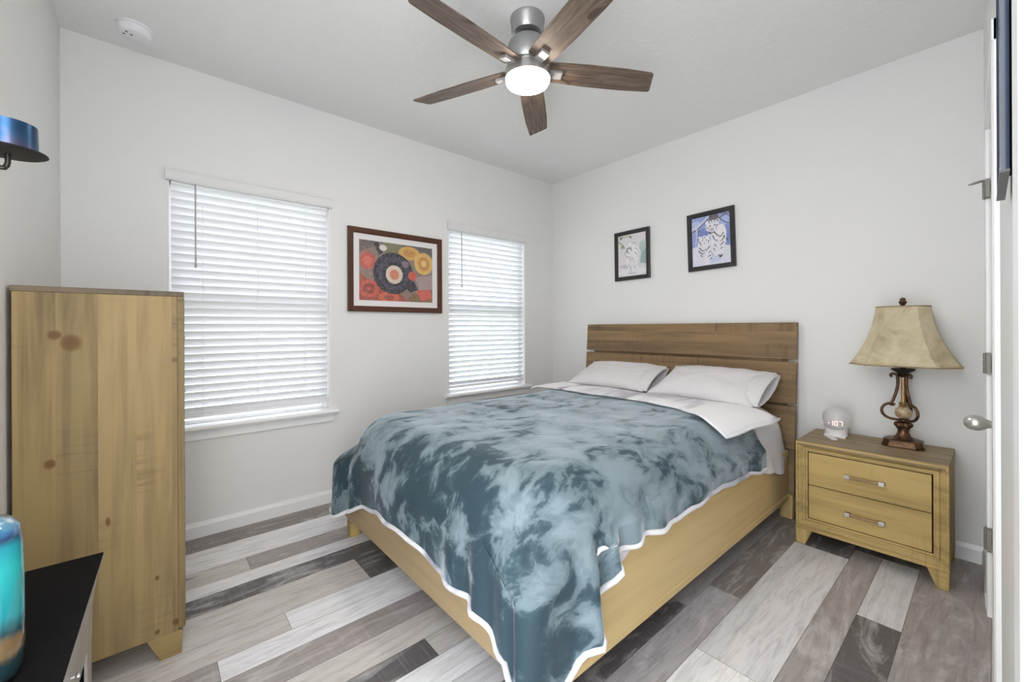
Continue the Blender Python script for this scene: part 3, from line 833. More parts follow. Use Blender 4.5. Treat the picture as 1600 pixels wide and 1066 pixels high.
sh2 += stripes([[(.54, .88), (.56, .83)], [(.48, .86), (.50, .82)], [(.62, .87), (.62, .82)], [(.42, .76), (.46, .73)], [(.70, .78), (.66, .74), (.66, .68)], [(.46, .66), (.54, .63), (.64, .66)], [(.56, .58), (.62, .48), (.70, .46)], [(.60, .64), (.70, .56), (.76, .54)], [(.84, .60), (.78, .54), (.72, .52)], [(.86, .52), (.80, .46), (.74, .44)],
               [(.84, .42), (.78, .38), (.74, .36)], [(.60, .40), (.66, .34)], [(.58, .32), (.62, .26)], [(.80, .32), (.74, .28)], [(.20, .38), (.30, .30), (.38, .34)], [(.18, .32), (.28, .24), (.36, .28)], [(.48, .38), (.42, .32), (.36, .30)], [(.50, .28), (.44, .24)], [(.50, .20), (.42, .16)], [(.24, .22), (.30, .18)],
               [(.30, .57), (.32, .53)], [(.36, .58), (.36, .54)], [(.22, .50), (.25, .44), (.28, .42)], [(.46, .50), (.44, .44)], [(.52, .14), (.46, .10)]], K, .013)
sh2 += [(K, ell(.76, .15, .05, .02, 30)), (K, ell(.71, .17, .03, .012, -20)), (K, ell(.92, .46, .02, .02)), (K, ell(.86, .52, .025, .016))]
tiger_picture(-.973, 1.861, .350, .437, .7, 'smaller black framed print of one white tiger walking, left of the tilted one', sh1)
tiger_picture(-1.658, 1.882, .352, .444, 1.6, 'tilted black framed print of two white tigers on blue, above the right pillow', sh2)

# narrow dark picture by the door, seen edge-on
pe = thing('wall_picture', 'dark blue glazed wall picture with black frame, seen edge-on by the door', 'picture', (-1.93, -3.08, 1.5))
def P_front(u, v, d): return Vector((u, -3.0785 + d - .0042 * (u + 2.06) * 0 + (u + 2.06) * .01, v))
bm = bmesh.new(); ring_frame(bm, P_front, -2.06, -1.80, 1.50, 2.25, [(0, 0), (0, .010), (.012, .0115), (.016, .009), (.016, 0)])
obj('frame', bm, M['blue_glass'], pe)
bm = bmesh.new(); add_prism(bm, [P_front(-2.0605, 1.4985, -.0005), P_front(-1.7995, 1.4985, -.0005), P_front(-1.7995, 1.503, -.0005), P_front(-2.0605, 1.503, -.0005)], (0, .0125, 0))
obj('bottom_edge', bm, M['grey_metal'], pe)
bm = bmesh.new(); add_prism(bm, [P_front(-2.05, 1.51, .003), P_front(-1.81, 1.51, .003), P_front(-1.81, 2.24, .003), P_front(-2.05, 2.24, .003)], (0, .006, 0))
obj('glazing', bm, M['blue_glass'], pe)
bm = bmesh.new(); add_prism(bm, [P_front(-2.02, 1.54, .002), P_front(-1.84, 1.54, .002), P_front(-1.84, 2.21, .002), P_front(-2.02, 2.21, .002)], (0, -.013, 0))
obj('backing', bm, M['console_black'], pe)

# ------------------------------------------------------------------ drawer handle (strap bar between two metal ends)
def bar_handle(parent, c, along, out, length):
    c = Vector(c); a = Vector(along); o = Vector(out); hl = length / 2
    h = obj('handle', tube([c - a * hl + o * .016, c + o * .017, c + a * hl + o * .016], .0072, 10), M['leather'], parent)
    for s in (-1, 1):
        q = c + a * (hl * s)
        e0 = q - a * .012 - Vector((0, 0, .010)); e1 = q + a * .012 + o * .0245 + Vector((0, 0, .010))
        obj('handle_end', box([min(x) for x in zip(e0, e1)], [max(x) for x in zip(e0, e1)], .002), M['nickel_light'], h)

# ------------------------------------------------------------------ tall dresser
dx0, dx1, dy0, dy1 = -3.554, -3.126, -1.05, -.14
ds = thing('chest_of_drawers', 'tall tan pine chest of drawers with knotty side against the left wall', 'dresser', (dx0, dy0, 0))
obj('side_panel', box((dx0 + .004, dy0, .088), (dx1 - .019, dy0 + .022, 1.345), .0015), M['wood_side'], ds)
obj('side_panel', box((dx0 + .004, dy1 - .022, .088), (dx1 - .019, dy1, 1.345), .0015), M['wood_v'], ds)
obj('top', box((dx0, dy0 - .001, 1.345), (dx1 + .001, dy1 + .001, 1.364), .002), M['wood_dtop'], ds)
obj('back_panel', box((dx0, dy0 + .022, .10), (dx0 + .008, dy1 - .022, 1.345)), M['wood_v'], ds)
bm = bmesh.new()
ring_frame(bm, lambda u, v, d: Vector((dx1 + d, u, v)), dy0 - .0005, dy1 + .0005, .096, 1.345, [(0, -.0185), (0, 0), (.006, .002), (.030, .000), (.040, -.008), (.040, -.0185)])
obj('front_frame', bm, M['wood_stile'], ds)
zs = [(.145, .370), (.376, .610), (.616, .850), (.856, 1.090), (1.096, 1.300)]
hz_ = [.236, .470, .705, .950, 1.185]
for (a, b), hz in zip(zs, hz_):
    dr = obj('drawer', box((dx1 - .35, dy0 + .046, a), (dx1 - .004, dy1 - .046, b), .002), M['wood_drawer'], ds)
    bar_handle(dr, (dx1 - .004, (dy0 + dy1) / 2, hz), (0, 1, 0), (1, 0, 0), .20)
for sy, (ya, yb) in ((1, (dy0, dy0 + .05)), (-1, (dy1 - .05, dy1))):
    obj('foot', prism([(dx1 - .110, ya, .0885), (dx1 - .006, ya, .0885), (dx1 - .010, ya, 0), (dx1 - .072, ya, 0)], (0, yb - ya, 0), .0015), M['wood_bracket'], ds)
    obj('foot', prism([(dx0 + .006, ya, .0885), (dx0 + .110, ya, .0885), (dx0 + .072, ya, 0), (dx0 + .010, ya, 0)], (0, yb - ya, 0), .0015), M['wood_bracket'], ds)
bm = bmesh.new(); add_box(bm, (dx0 + .01, dy0 + .022, .088), (dx1 - .02, dy1 - .022, .10))
obj('bottom_panel', bm, M['wood_v'], ds)

# ------------------------------------------------------------------ nightstand
nx0, nx1, ny0, ny1 = -.449, -.022, -2.924, -2.319
ns = thing('nightstand', 'low tan wooden nightstand with two drawers right of the bed', 'nightstand', (nx0, (ny0 + ny1) / 2, 0))
obj('top', box((nx0 + .004, ny0, .553), (nx1, ny1, .575), .002), M['wood_top'], ns)
obj('side_panel', box((nx0 + .022, ny0 + .001, .090), (nx1, ny0 + .02, .553)), M['wood_v'], ns)
obj('side_panel', box((nx0 + .022, ny1 - .02, .090), (nx1, ny1 - .001, .553)), M['wood_v'], ns)
obj('back_panel', box((nx1 - .008, ny0 + .02, .10), (nx1, ny1 - .02, .553)), M['wood_v'], ns)
obj('bottom_panel', box((nx0 + .022, ny0 + .02, .090), (nx1 - .008, ny1 - .02, .105)), M['wood_v'], ns)
bm = bmesh.new()
ring_frame(bm, lambda u, v, d: Vector((nx0 - d, u, v)), ny0, ny1, .092, .574, [(0, -.022), (0, -.003), (.003, 0), (.011, 0), (.0125, -.006), (.015, -.006), (.033, -.017), (.0335, -.010), (.043, -.010), (.0435, -.019), (.0535, -.020), (.054, -.026)])
obj('front_frame', bm, M['wood_y'], ns)
obj('base_moulding', box((nx0 - .006, ny0 - .002, .084), (nx0 + .024, ny1 + .002, .100), .004), M['wood_y'], ns)
for a, b, hz in ((.3375, .516, .428), (.1505, .3335, .229)):
    dr = obj('drawer', box((nx0 + .016, -2.8655, a), (nx1 - .06, -2.3775, b), .002), M['wood_drawer'], ns)
    bar_handle(dr, (nx0 + .016, -2.619, hz), (0, 1, 0), (-1, 0, 0), .138)
for ya, yb in ((ny1, -1), (ny0, 1)):
    for xa, w in ((nx0, .05), (nx1 - .05, .05)):
        obj('leg', prism([(xa, ya, .0845), (xa, ya + yb * .076, .0845), (xa, ya + yb * .044, 0), (xa, ya + yb * .002, 0)], (w, 0, 0), .0015), M['wood_v'], ns)

# ------------------------------------------------------------------ table lamp
LX, LY, LZ = -.165, -2.740, .5752
lamp = thing('table_lamp', 'bronze scroll table lamp with tan bell shade on the nightstand', 'lamp', (LX, LY, LZ))
def plate(bm, hx, hy, cut, z0, z1, taper=0):
    pts = [(-hx, -hy + cut), (-hx, hy - cut), (-hx + cut, hy), (hx - cut, hy), (hx, hy - cut), (hx, -hy + cut), (hx - cut, -hy), (-hx + cut, -hy)]
    a = [bm.verts.new((LX + x, LY + y, z0)) for x, y in pts]; k = 1 - taper
    b = [bm.verts.new((LX + x * k, LY + y * k, z1)) for x, y in pts]
    bm.faces.new(a[::-1]); bm.faces.new(b)
    for i in range(8): bm.faces.new((a[i], a[(i + 1) % 8], b[(i + 1) % 8], b[i]))
bm = bmesh.new()
plate(bm, .066, .084, .030, LZ, LZ + .010); plate(bm, .066, .084, .030, LZ + .010, LZ + .030, .10); plate(bm, .061, .078, .028, LZ + .030, LZ + .038); plate(bm, .060, .077, .028, LZ + .038, LZ + .044, .2)
base = obj('base', bm, M['bronze'], lamp)
bm = bmesh.new()
for k in range(11):
    yy = LY - .046 + .0092 * k
    add_lathe(bm, [(0, -.003), (.0036, -.002), (.0045, 0), (.0036, .002), (0, .003)], (LX - .0615, yy, LZ + .020), 8)
obj('bead_trim', bm, M['gold'], base)
smooth_angle(obj('pedestal', lathe([(.050, LZ + .042), (.044, LZ + .048), (.030, LZ + .060), (.024, LZ + .076), (.023, LZ + .092), (.028, LZ + .096), (.028, LZ + .101)], (LX, LY, 0), 28), M['bronze'], lamp), 50)
bm = bmesh.new()     # gadrooned knop
rings = []
for r, z in ((.020, .100), (.032, .107), (.037, .117), (.033, .128), (.020, .135)):
    rings.append([bm.verts.new((LX + (r + .003 * math.cos(12 * 2 * PI * k / 72)) * math.cos(2 * PI * k / 72), LY + (r + .003 * math.cos(12 * 2 * PI * k / 72)) * math.sin(2 * PI * k / 72), LZ + z)) for k in range(72)])
for a, b in zip(rings, rings[1:]):
    for k in range(72): bm.faces.new((a[k], a[(k + 1) % 72], b[(k + 1) % 72], b[k]))
bm.faces.new(rings[0][::-1]); bm.faces.new(rings[-1])
obj('knop', bm, M['bronze'], lamp, smooth=True)
smooth_angle(obj('collar', lathe([(.014, LZ + .134), (.026, LZ + .140), (.026, LZ + .146), (.016, LZ + .150)], (LX, LY, 0), 24), M['bronze'], lamp), 50)
obj('stone_ball', lathe([(.006, LZ + .148)] + [(.036 * math.cos(math.radians(a)), LZ + .182 + .034 * math.sin(math.radians(a))) for a in range(-75, 76, 10)] + [(.006, LZ + .216)], (LX, LY, 0), 32), M['stone'], lamp, smooth=True)
smooth_angle(obj('stem', lathe([(.014, LZ + .214), (.021, LZ + .218), (.014, LZ + .224), (.019, LZ + .230), (.019, LZ + .235), (.010, LZ + .240), (.0085, LZ + .26), (.0085, LZ + .375)], (LX, LY, 0), 20), M['gold'], lamp), 50)
for th in (90, 210, 330):
    dx, dy = math.cos(math.radians(th + 15)), math.sin(math.radians(th + 15))
    pr_ = [(.046, .372), (.050, .383), (.040, .390), (.026, .384), (.021, .360), (.024, .310), (.036, .262), (.048, .232), (.070, .222), (.086, .200), (.084, .172), (.062, .150), (.024, .142)]
    pts = spline([(LX + dx * r, LY + dy * r, LZ + z) for r, z in pr_], 5)
    bm = tube(pts, .0068, 10)
    add_tube(bm, spline([(LX + dx * r, LY + dy * r, LZ + z) for r, z in ((.058, .226), (.046, .220), (.038, .222), (.037, .230))], 5), .006, 8)
    obj('scroll_arm', bm, M['bronze'], lamp, smooth=True)
smooth_angle(obj('saucer', lathe([(.010, LZ + .372), (.018, LZ + .378), (.024, LZ + .396), (.046, LZ + .408), (.050, LZ + .416), (.046, LZ + .419), (.012, LZ + .416), (.010, LZ + .45)], (LX, LY, 0), 28), M['dark_metal'], lamp), 50)
# bell shade: cut-corner oblong plan, flaring to the rim
def shade_ring(hx, hy, z):
    c = .62 * hx
    pts = []
    cor = [(-hx, -hy + c), (-hx, 0), (-hx, hy - c), (-hx + c, hy), (0, hy), (hx - c, hy), (hx, hy - c), (hx, 0), (hx, -hy + c), (hx - c, -hy), (0, -hy), (-hx + c, -hy)]
    for i in range(12):
        a, b = cor[i], cor[(i + 1) % 12]
        for k in range(3): pts.append((LX + a[0] + (b[0] - a[0]) * k / 3, LY + a[1] + (b[1] - a[1]) * k / 3, z))
    return pts
bm = bmesh.new(); rings = []
nz_ = 14
for i in range(nz_ + 1):
    u = i / nz_; z = LZ + .752 + (.437 - .752) * u
    k = u * .30 + .70 * u ** 2.2
    rings.append([bm.verts.new(p) for p in shade_ring(.072 + (.132 - .072) * k, .107 + (.219 - .107) * k, z)])
n = len(rings[0])
for a, b in zip(rings, rings[1:]):
    for k in range(n): bm.faces.new((a[k], a[(k + 1) % n], b[(k + 1) % n], b[k]))
sh = obj('lamp_shade', bm, M['shade'], lamp)
so = sh.modifiers.new('thickness', 'SOLIDIFY'); so.thickness = .003; so.offset = -1
smooth_angle(sh, 20)
obj('shade_piping', tube([(p[0], p[1], p[2]) for p in shade_ring(.132, .219, LZ + .437)], .0028, 6, closed=True), M['leather'], sh)
obj('shade_piping', tube([(p[0], p[1], p[2]) for p in shade_ring(.072, .107, LZ + .752)], .0025, 6, closed=True), M['leather'], sh)
bm = tube([(LX, LY - .074, LZ + .750), (LX, LY + .074, LZ + .750)], .002, 6); add_tube(bm, [(LX - .07, LY, LZ + .750), (LX + .07, LY, LZ + .750)], .002, 6)
add_tube(bm, [(LX, LY, LZ + .45), (LX, LY + .05, LZ + .52), (LX, LY + .05, LZ + .66), (LX, LY, LZ + .748)], .002, 6)
obj('shade_harp', bm, M['dark_metal'], lamp)
smooth_angle(obj('finial', lathe([(.006, LZ + .748), (.012, LZ + .754), (.008, LZ + .760), (.014, LZ + .768), (.017, LZ + .778), (.011, LZ + .786), (.013, LZ + .792), (.006, LZ + .800), (0, LZ + .801)], (LX, LY, 0), 20), M['bronze'], lamp), 50)

# ------------------------------------------------------------------ globe clock and its remote
GX, GY, GZ = -.165, -2.450, .5752
clk = thing('globe_clock', 'glass globe alarm clock with lit digits on white stand on nightstand', 'clock', (GX, GY, GZ))
bm = bmesh.new()
add_prism(bm, [(GX - .045, GY + .052, GZ), (GX - .050, GY - .052, GZ), (GX + .035, GY - .05, GZ), (GX + .035, GY + .05, GZ)], (0, 0, .012), bevel=.003)
rings = []
for z, hx, hy in ((.010, .044, .056), (.022, .042, .054), (.034, .045, .058), (.046, .050, .063)):
    rings.append([bm.verts.new((GX + hx * math.cos(2 * PI * k / 32), GY + hy * math.sin(2 * PI * k / 32), GZ + z + (.016 * abs(math.sin(2 * PI * k / 32)) ** 2 if z > .03 else 0))) for k in range(32)])
for a, b in zip(rings, rings[1:]):
    for k in range(32): bm.faces.new((a[k], a[(k + 1) % 32], b[(k + 1) % 32], b[k]))
bm.faces.new(rings[0][::-1])
smooth_angle(obj('stand', bm, M['white_plastic'], clk), 40)
gc = Vector((GX, GY, GZ + .108)); gr = .068
obj('globe', lathe([(0, gc.z - gr)] + [(gr * math.cos(math.radians(a)), gc.z + gr * math.sin(math.radians(a))) for a in range(-80, 81, 8)] + [(0, gc.z + gr)], (GX, GY, 0), 40), M['globe'], clk, smooth=True)
bm = bmesh.new()
seg = {'0': 'abcdef', '1': 'bc', '7': 'abc'}
dirv = Vector((-1, -.19, 0)).normalized(); rv = Vector((dirv.y, -dirv.x, 0)) * -1
if rv.y > 0: rv = -rv
o0 = gc + dirv * (gr + .0012) + Vector((0, 0, -.022)) - dirv * .0035
def segbar(cx, cz, w, h):
    a = [o0 + rv * (cx + sx * w / 2) + Vector((0, 0, cz + sz * h / 2)) + dirv * (-((cx / gr) ** 2) * gr * .5 + (-(cz / gr) ** 2 * gr * .5 + cz * .33)) for sx, sz in ((-1, -1), (1, -1), (1, 1), (-1, 1))]
    add_prism(bm, a, dirv * .001)
dw, dh, st = .013, .026, .0036
for ch, cx in (('1', -.022), ('0', .000), ('7', .022)):
    for sgm in seg[ch]:
        px, pz, hor = {'a': (0, dh / 2, 1), 'd': (0, -dh / 2, 1), 'b': (dw / 2, dh / 4, 0), 'c': (dw / 2, -dh / 4, 0), 'e': (-dw / 2, -dh / 4, 0), 'f': (-dw / 2, dh / 4, 0)}[sgm]
        segbar(cx + px, pz, dw + st if hor else st, st if hor else dh / 2 + st * .6)
segbar(-.034, -.002, .006, .006)
obj('digits', bm, M['digits'], clk)
rc = Vector((-.255, -2.443, .5752)); ra = math.radians(33)
bm = box((-.045, -.015, 0), (.045, .015, .010), .0035)
for v in bm.verts: v.co = rc + Matrix.Rotation(ra, 3, 'Z') @ v.co
rm = obj('remote_control', bm, M['white_plastic']); rebase(rm, rc)
tag(rm, 'small white remote control lying in front of the globe clock', 'remote')

# ------------------------------------------------------------------ bed
BY0, BY1 = -2.226, -.512        # right and left edge
bed = thing('bed', 'queen bed frame of tan wood with slatted headboard against the right wall', 'bed', (-1.2, -1.37, 0))
def hx(z): return -.150 + .095 * z / 1.25     # front face of the leaning headboard
boards_ = [(1.010, 1.250), (.722, .990), (.432, .706), (.150, .428)]
for i, (za, zb) in enumerate(boards_):
    pts = [(hx(za), BY0, za), (hx(zb), BY0, zb), (hx(zb) + .028, BY0, zb), (hx(za) + .028, BY0, za)]
    obj('headboard_plank', prism(pts, (0, BY1 - BY0, 0), .003), M['wood_head'], bed)
obj('headboard_backing', prism([(hx(.40) + .031, BY0 + .09, .40), (hx(1.1) + .031, BY0 + .09, 1.10), (hx(1.1) + .043, BY0 + .09, 1.10), (hx(.40) + .043, BY0 + .09, .40)], (0, BY1 - BY0 - .18, 0), .001), M['wood_head'], bed)
for ya in (BY0 + .06, BY1 - .14):
    pts = [(hx(.16) + .0435, ya, .16), (hx(1.2) + .0435, ya, 1.2), (hx(1.2) + .052, ya, 1.2), (hx(.16) + .070, ya, .16)]
    obj('headboard_post', prism(pts, (0, .08, 0), .002), M['wood_head'], bed)
for ya in (BY0 + .004, BY1 - .074):
    obj('leg', prism([(hx(0) - .004, ya, 0), (hx(.15) - .006, ya, .149), (hx(.15) + .05, ya, .149), (hx(0) + .05, ya, 0)], (0, .07, 0), .002), M['wood_v'], bed)
def rail_profile(y, s, z0, z1, th):     # s: outward sign
    return [(y, z0), (y + s * .004, z0 + .004), (y + s * .004, z0 + .030), (y, z0 + .033), (y, z1 - .038), (y + s * .004, z1 - .035), (y + s * .004, z1 - .006), (y, z1), (y - s * th, z1), (y - s * th, z0)]
obj('side_rail', prism([(-2.352, y, z) for y, z in rail_profile(-2.196, -1, .118, .434, .028)], (2.352 - .150, 0, 0)), M['wood_rail'], bed)
obj('side_rail', prism([(-2.352, y, z) for y, z in rail_profile(-.545, 1, .118, .434, .028)], (2.352 - .150, 0, 0)), M['wood_rail'], bed)
obj('footboard', prism([(-2.384, -2.200, .152), (-2.384, -2.200, .434), (-2.354, -2.200, .434), (-2.354, -2.200, .152)], (0, 1.66, 0), .002), M['wood_foot'], bed)
for ya in (-2.19, -.602):
    obj('leg', prism([(-2.345, ya, 0), (-2.345, ya, .150), (-2.275, ya, .150), (-2.285, ya, 0)], (0, .055, 0), .002), M['wood_v'], bed)
bm = bmesh.new()
for k in range(10): add_box(bm, (-2.28 + .21 * k, -2.165, .262), (-2.19 + .21 * k, -.577, .282))
obj('slats', bm, M['wood_y'], bed)

bm = box((-2.250, -2.075, .284), (-.165, -.665, .690), .10, 5)
mt = obj('mattress', bm, M['mattress'], smooth=True); rebase(mt, (-1.25, -1.37, .284))
tag(mt, 'thick mattress on the bed frame, hidden under sheet and teal blanket', 'mattress')

def fbm(x, y, z, s): return noise.noise(Vector((x * s, y * s, z * s)))
def drape(xh, yl, yr_, xf, ztop, rx, rz, rc_top, rc_bot, hem, off, step=.03, nf=16, ni=9, bump=.006, seed=0.0):
    """cloth over a mattress: open at the head (x=xh), falling over left, foot and right sides.
    Returns bmesh and the list of hem points."""
    # outline: list of (kind, param)
    out = []
    def add_line(p, q, n_, nrm):
        for k in range(n_): out.append(('l', Vector(p).lerp(Vector(q), k / n_), Vector(nrm), None))
    rc = rc_top
    nl = int((xh - (xf + rc)) / step)
    for k in range(nl):
        x = xh + (xf + rc - xh) * k / nl; out.append(((x, yl), (0, 1), 'L', x, None))
    na = 20
    for k in range(na): out.append((None, None, 'CL', PI / 2 + (PI / 2) * k / na, None))
    nw = int((yl - yr_ - 2 * rc) / step)
    for k in range(nw):
        y = yl - rc + (yr_ + rc - (yl - rc)) * k / nw; out.append(((xf, y), (-1, 0), 'F', y, None))
    for k in range(na): out.append((None, None, 'CR', PI + (PI / 2) * k / na, None))
    for k in range(nl + 1):
        x = xf + rc + (xh - (xf + rc)) * k / nl; out.append(((x, yr_), (0, -1), 'R', x, None))
    ym = (yl + yr_) / 2
    tight = lambda g: min(1, g * 3.2) ** .8
    bm = bmesh.new(); cols = []; hems = []
    for base, nrm, tagk, par, _ in out:
        col = []
        def pos(g):
            if tagk in ('CL', 'CR'):
                r = rc_top + (rc_bot - rc_top) * tight(g)
                cx = xf + r; cy = (yl - r) if tagk == 'CL' else (yr_ + r)
                d = Vector((math.cos(par), math.sin(par)))
                return Vector((cx, cy)) + d * r, d
            if tagk in ('L', 'R'):
                x = par
                # let the straight run follow the tightening corner
                sh_ = (rc_top - rc_bot) * tight(g)
                u = (xh - x) / (xh - (xf + rc_top))
                return Vector((x - sh_ * u, base[1])), Vector(nrm)
            sh_ = (rc_top - rc_bot) * tight(g)
            u = (base[1] - ym) / ((yl - yr_) / 2 - rc_top)
            return Vector((base[0], base[1] + sh_ * u)), Vector(nrm)
        p0, n0 = pos(0)
        cx = max(p0.x, xf + .75) if tagk not in ('L', 'R') else max(p0.x, xf + .75)
        c0 = Vector((cx, ym))
        inn = p0 - n0 * rx
        for i in range(ni):
            q = c0.lerp(inn, i / ni); col.append(Vector((q.x, q.y, ztop)))
        for i in range(8):
            th = PI / 2 * i / 8
            q = p0 - n0 * (rx * (1 - math.sin(th))); col.append(Vector((q.x, q.y, ztop - rz * (1 - math.cos(th)))))
        pe_, ne = pos(1)
        zh = hem(tagk, par, pe_)
        for i in range(nf + 1):
            g_ = i / nf
            q, nn = pos(g_)
            z = (ztop - rz) + (zh - (ztop - rz)) * g_
            o_ = off(tagk, par, q, g_, z)
            w = Vector((q.x, q.y, z)) + Vector((nn.x, nn.y, 0)) * o_
            col.append(w)
        hems.append(col[-1].copy())
        for i, w in enumerate(col):
            fall = min(1, max(0, (ztop - w.z) / .1))
            d_ = bump * (fbm(w.x + seed, w.y, w.z, 3.1) + .6 * fbm(w.x, w.y + seed, w.z, 7.3))
            if fall < .5: w.z += d_ * 1.2
            elif i < len(col) - 1: w += Vector((n0.x, n0.y, 0)) * d_
        cols.append([bm.verts.new(w) for w in col])
    for a, b in zip(cols, cols[1:]):
        for i in range(len(a) - 1):
            bm.faces.new((a[i], a[i + 1], b[i + 1], b[i]))
    bmesh.ops.remove_doubles(bm, verts=bm.verts[:], dist=.0004)
    return bm, hems

gs = lambda x, c, w: math.exp(-((x - c) / w) ** 2)
# sheet
HEM_S = [(-2.40, .33), (-2.15, .36), (-2.06, .355), (-1.98, .400), (-1.88, .436), (-1.0, .445), (-.86, .440), (-.78, .428), (-.66, .40), (-.50, .375), (-.40, .345), (-.33, .335), (-.2, .40)]
def hem_s(k, p, q):
    if k == 'R': return interp(HEM_S, q.x) + (.006 * math.sin(q.x * 38) if q.x > -.9 else 0)
    return .46
def off_s(k, p, q, g, z):
    o = .002 + .020 * g
    if k == 'R':
        o += .030 * g * gs(q.x, -.38, .16) + .012 * g * math.sin(q.x * 34) * gs(q.x, -.5, .3) + .012 * g * gs(q.x, -2.0, .15)
    return o
bm, _h = drape(-.19, -.575, -2.170, -2.310, .704, .20, .165, .24, .20, hem_s, off_s, bump=.003, seed=3)
sheet = obj('bed_sheet', bm, M['cotton'], smooth=True); rebase(sheet, (-1.2, -1.37, .70))
sol = sheet.modifiers.new('thickness', 'SOLIDIFY'); sol.thickness = .003; sol.offset = 1
tag(sheet, 'white cotton bed sheet hanging from under the teal blanket near the headboard', 'sheet')

# plush blanket
HEM_F = [(-2.30, .10), (-2.20, .17), (-2.15, .21), (-2.10, .245), (-1.97, .300), (-1.69, .322), (-1.43, .358), (-1.15, .350), (-.94, .310), (-.78, .245), (-.66, .185), (-.58, .172), (-.50, .170)]
HEM_R = [(-2.42, .09), (-2.30, .125), (-2.25, .165), (-2.19, .235), (-2.15, .255), (-2.11, .345), (-2.05, .425), (-1.96, .452), (-1.85, .458), (-1.6, .442), (-1.3, .462), (-1.05, .458), (-.8, .44), (-.55, .42)]
HEM_L = [(-2.42, .17), (-2.2, .20), (-1.9, .28), (-1.4, .34), (-.5, .36)]
def hem_b(k, p, q):
    if k == 'F': return interp(HEM_F, q.y) + .004 * math.sin(q.y * 31)
    if k == 'L': return interp(HEM_L, q.x)
    if k == 'R': return interp(HEM_R, q.x) + .003 * math.sin(q.x * 37)
    if k == 'CL': return .172
    u = (p - PI) / (PI / 2)
    return .125 - .03 * math.sin(PI * u)
def off_b(k, p, q, g, z):
    o = .014 + .024 * min(1, g * 4)
    if k == 'F':
        o += (g ** .6) * (.040 * gs(q.y, -.64, .05) - .034 * gs(q.y, -.745, .035) + .026 * gs(q.y, -.84, .06) + .012 * math.sin(q.y * 9 + 1) + .012 * gs(q.y, -2.10, .035) - .010 * gs(q.y, -2.03, .03) + .018 * gs(q.y, -1.96, .035) - .020 * gs(q.y, -1.88, .035) + .024 * gs(q.y, -1.79, .05))
    if k == 'R':
        o += (g ** .45) * (.060 * gs(q.x, -2.175, .030) - .022 * gs(q.x, -2.110, .022) + .046 * gs(q.x, -2.055, .024) - .014 * gs(q.x, -1.985, .022) + .022 * gs(q.x, -1.91, .040) - .010 * gs(q.x, -1.83, .03) + .014 * gs(q.x, -1.74, .05) + .006 * math.sin(q.x * 17) + .012 * gs(q.x, -.72, .04) - .006 * gs(q.x, -.80, .03))
    if k == 'CR':
        u = (p - PI) / (PI / 2); o += .022 * math.sin(PI * u) * min(1, g * 5) + g * .014 * math.sin(u * 2 * PI)
    if k == 'CL':
        u = (p - PI / 2) / (PI / 2); o += .022 * math.sin(PI * u) * min(1, g * 5) + g * .022 * math.sin(PI * u)
    return o
bm, hems = drape(-.60, -.560, -2.176, -2.376, .722, .20, .165, .30, .045, hem_b, off_b, step=.013, nf=30, ni=24, bump=.008, seed=11)
bl = thing('throw_blanket', 'teal plush throw blanket with white pile lining spread over the bed', 'blanket', (-1.5, -1.37, .72))
cov = obj('plush_face', bm, [M['velvet'], M['sherpa']], bl, smooth=True, normals=False)
bmn = bmesh.new(); bmn.from_mesh(cov.data)
bmesh.ops.recalc_face_normals(bmn, faces=bmn.faces[:])
if sum(f.normal.z * f.calc_area() for f in bmn.faces) < 0: bmesh.ops.reverse_faces(bmn, faces=bmn.faces[:])
bmn.to_mesh(cov.data); bmn.free()
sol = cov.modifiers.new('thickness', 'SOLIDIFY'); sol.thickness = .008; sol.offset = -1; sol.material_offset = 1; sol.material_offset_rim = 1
bm = bmesh.new()
hp = [h + Vector((0, 0, -.004)) for h in hems]
rr_ = [.0095 + .003 * abs(noise.noise(h * 14)) for h in hp]
add_tube(bm, hp, rr_, 10)
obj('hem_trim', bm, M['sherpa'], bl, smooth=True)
# turned-down flap showing the white lining
HX = [(-2.28, -1.02), (-2.16, -1.03), (-2.0, -.93), (-1.82, -.842), (-1.55, -.80), (-1.29, -.79), (-1.0, -.80), (-.65, -.83), (-.5, -.83)]
bm = bmesh.new(); nu, nv = 20, 64
cols = []; rim = []
for j in range(nv + 1):
    v = j / nv
    yv = -.545 + (-2.262 + .545) * v
    xe = interp(HX, yv)
    col = []
    for i in range(nu + 1):
        u = i / nu
        x = -.53 + (xe + .53) * u
        # past the mattress edge the flap follows the side down a little
        zt = .747 + .010 * math.sin(PI * u) + .006 * fbm(x, yv, 0, 4) + .006 * math.exp(-((u) / .12) ** 2)
        over = max(0, -2.07 - yv); z = zt - over * over * 1.35
        over = max(0, yv + .64); z -= over * over * 3
        x2 = x
        yy = -1.4 + (yv + 1.4) * (1 - .105 * u ** 1.5 * max(0, (v - .5) * 2)) - .006 * math.sin(u * 9) * max(0, v - .9) * 10
        z -= .030 * u * max(0, (v - .93) / .07)
        col.append(bm.verts.new((x2, yy, z)))
    cols.append(col)
for a, b in zip(cols, cols[1:]):
    for i in range(nu): bm.faces.new((a[i], a[i + 1], b[i + 1], b[i]))
rim = [c[-1].co.copy() for c in cols] + [v.co.copy() for v in cols[-1][::-1][1:]]
bmesh.ops.recalc_face_normals(bm, faces=bm.faces[:])
if sum(f.normal.z for f in bm.faces) < 0: bmesh.ops.reverse_faces(bm, faces=bm.faces[:])
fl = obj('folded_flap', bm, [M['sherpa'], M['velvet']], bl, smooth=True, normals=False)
fl['label'] = 'white pile lining folded back'
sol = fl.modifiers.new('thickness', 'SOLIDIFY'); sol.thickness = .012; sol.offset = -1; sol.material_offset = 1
obj('flap_hem', tube([p + Vector((0, 0, -.004)) for p in rim], .0085, 8), M['sherpa'], fl, smooth=True)

